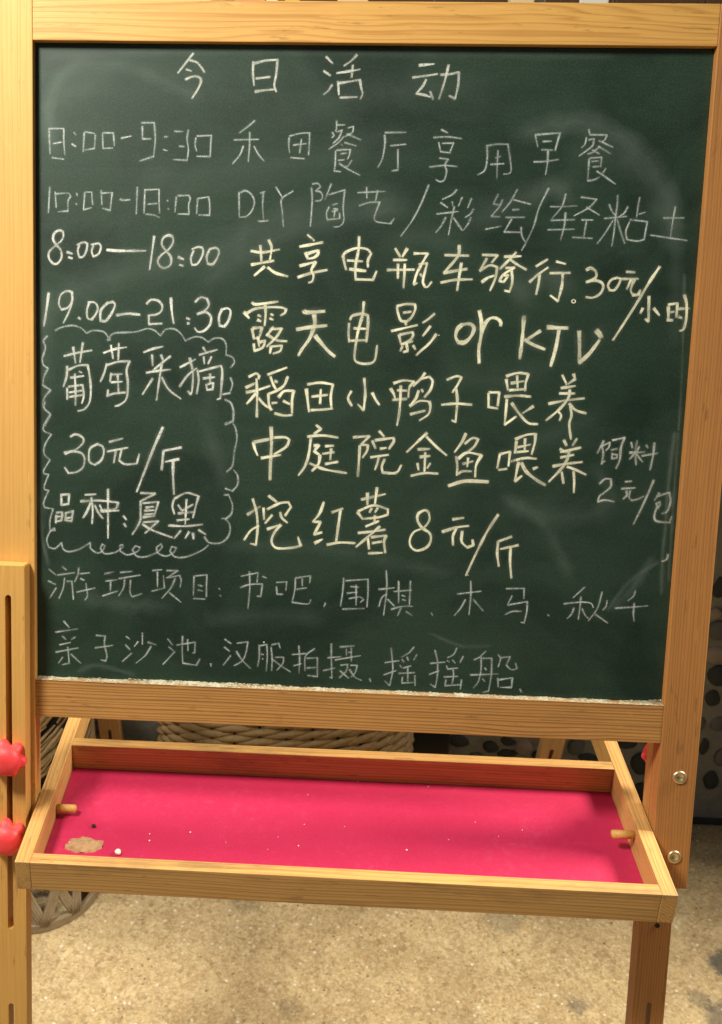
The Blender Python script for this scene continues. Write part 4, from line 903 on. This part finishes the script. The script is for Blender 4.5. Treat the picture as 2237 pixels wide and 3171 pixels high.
# black block added to fill the dark gap right of the basket
xa = at_depth(1272, 2290, .56).x; xb = at_depth(1392, 2290, .56).x
tag(link('gap_block', mesh_from(box_bm(xb - xa, .05, .40, .003)), M['hollow'], None, Matrix.Translation(((xa + xb) / 2, .575, .2005))), 'black block added in the dark gap between the straw basket and the pebbles', 'box')

# reed stool at the left
sc_ = at_height(150, 2850, 0.0); sc_ = Vector((sc_.x - .038, sc_.y + .070, 0))
stool = root('reed_stool', sc_)
tag(stool, 'low reed stool with woven loop feet at the left behind the easel', 'stool')
rr = random.Random(4)
RS = .100
bm = bmesh.new(); rv = []
for z, q in ((.13, .62), (.16, .80), (.42, .93), (.42, .4)):
    rv.append([bm.verts.new((sc_.x + RS * q * math.cos(2 * math.pi * k / 28), sc_.y + RS * q * math.sin(2 * math.pi * k / 28), z)) for k in range(28)])
for a, b in zip(rv, rv[1:]):
    for k in range(28): bm.faces.new((a[k], a[(k + 1) % 28], b[(k + 1) % 28], b[k]))
bm.faces.new(rv[0]); bm.faces.new(rv[-1])
link('core', mesh_from(bm), M['hollow'], stool)
bm = bmesh.new()
for k in range(240):
    a = 2 * math.pi * k / 240 + rr.uniform(-.01, .01); z = rr.uniform(.12, .36); L = rr.uniform(.9, 1.3); pts = []
    for t in range(6):
        aa = a + L * t / 5; pts.append(Vector((sc_.x + (RS + .004 * rr.random()) * math.cos(aa), sc_.y + RS * math.sin(aa), z + .085 * t / 5 + rr.uniform(-.001, .001))))
    tube(bm, pts, rr.uniform(.0022, .0042), 5)
tag(link('reeds', mesh_from(bm, smooth=True), M['straw'], stool), kind='stuff')
def strap(pts, w, th, mat, name):
    bm = bmesh.new(); prev = None
    for i, p in enumerate(pts):
        a = pts[max(0, i - 1)]; b = pts[min(len(pts) - 1, i + 1)]; d = (b - a).normalized()
        out = Vector((p.x - sc_.x, p.y - sc_.y, 0)).normalized(); s = d.cross(out).normalized()
        ring = [bm.verts.new(p + s * w / 2 * sx + out * th / 2 * so) for sx, so in ((-1, -1), (1, -1), (1, 1), (-1, 1))]
        if prev:
            for k in range(4): bm.faces.new((prev[k], prev[(k + 1) % 4], ring[(k + 1) % 4], ring[k]))
        else: bm.faces.new(ring)
        prev = ring
    bm.faces.new(prev)
    return link(name, mesh_from(bm, smooth=False), mat, stool)
ringp = [Vector((sc_.x + RS * .98 * math.cos(2 * math.pi * k / 40), sc_.y + RS * .98 * math.sin(2 * math.pi * k / 40), .008)) for k in range(41)]
strap(ringp, .013, .008, M['straw_l'], 'foot_ring')
for k in range(13):
    a = R(-90 + 27.7 * k + rr.uniform(-7, 7))
    for s in (-1, 1):
        bm = bmesh.new(); sp = rr.uniform(.22, .44)
        for e in range(4):
            pts = []
            for t in range(9):
                q = t / 8; aa = a + s * (sp * math.sin(q * math.pi / 2)) + (e - 1.5) * .040
                rad = RS * (1.0 - .13 * math.sin(q * math.pi) + rr.uniform(-.008, .008)) + .002 * (s > 0)
                pts.append(Vector((sc_.x + rad * math.cos(aa), sc_.y + rad * math.sin(aa), .012 + .128 * q)))
            tube(bm, pts, rr.uniform(.0024, .0032), 6)
        link('loop_foot', mesh_from(bm, smooth=True), M['straw_l'], stool)
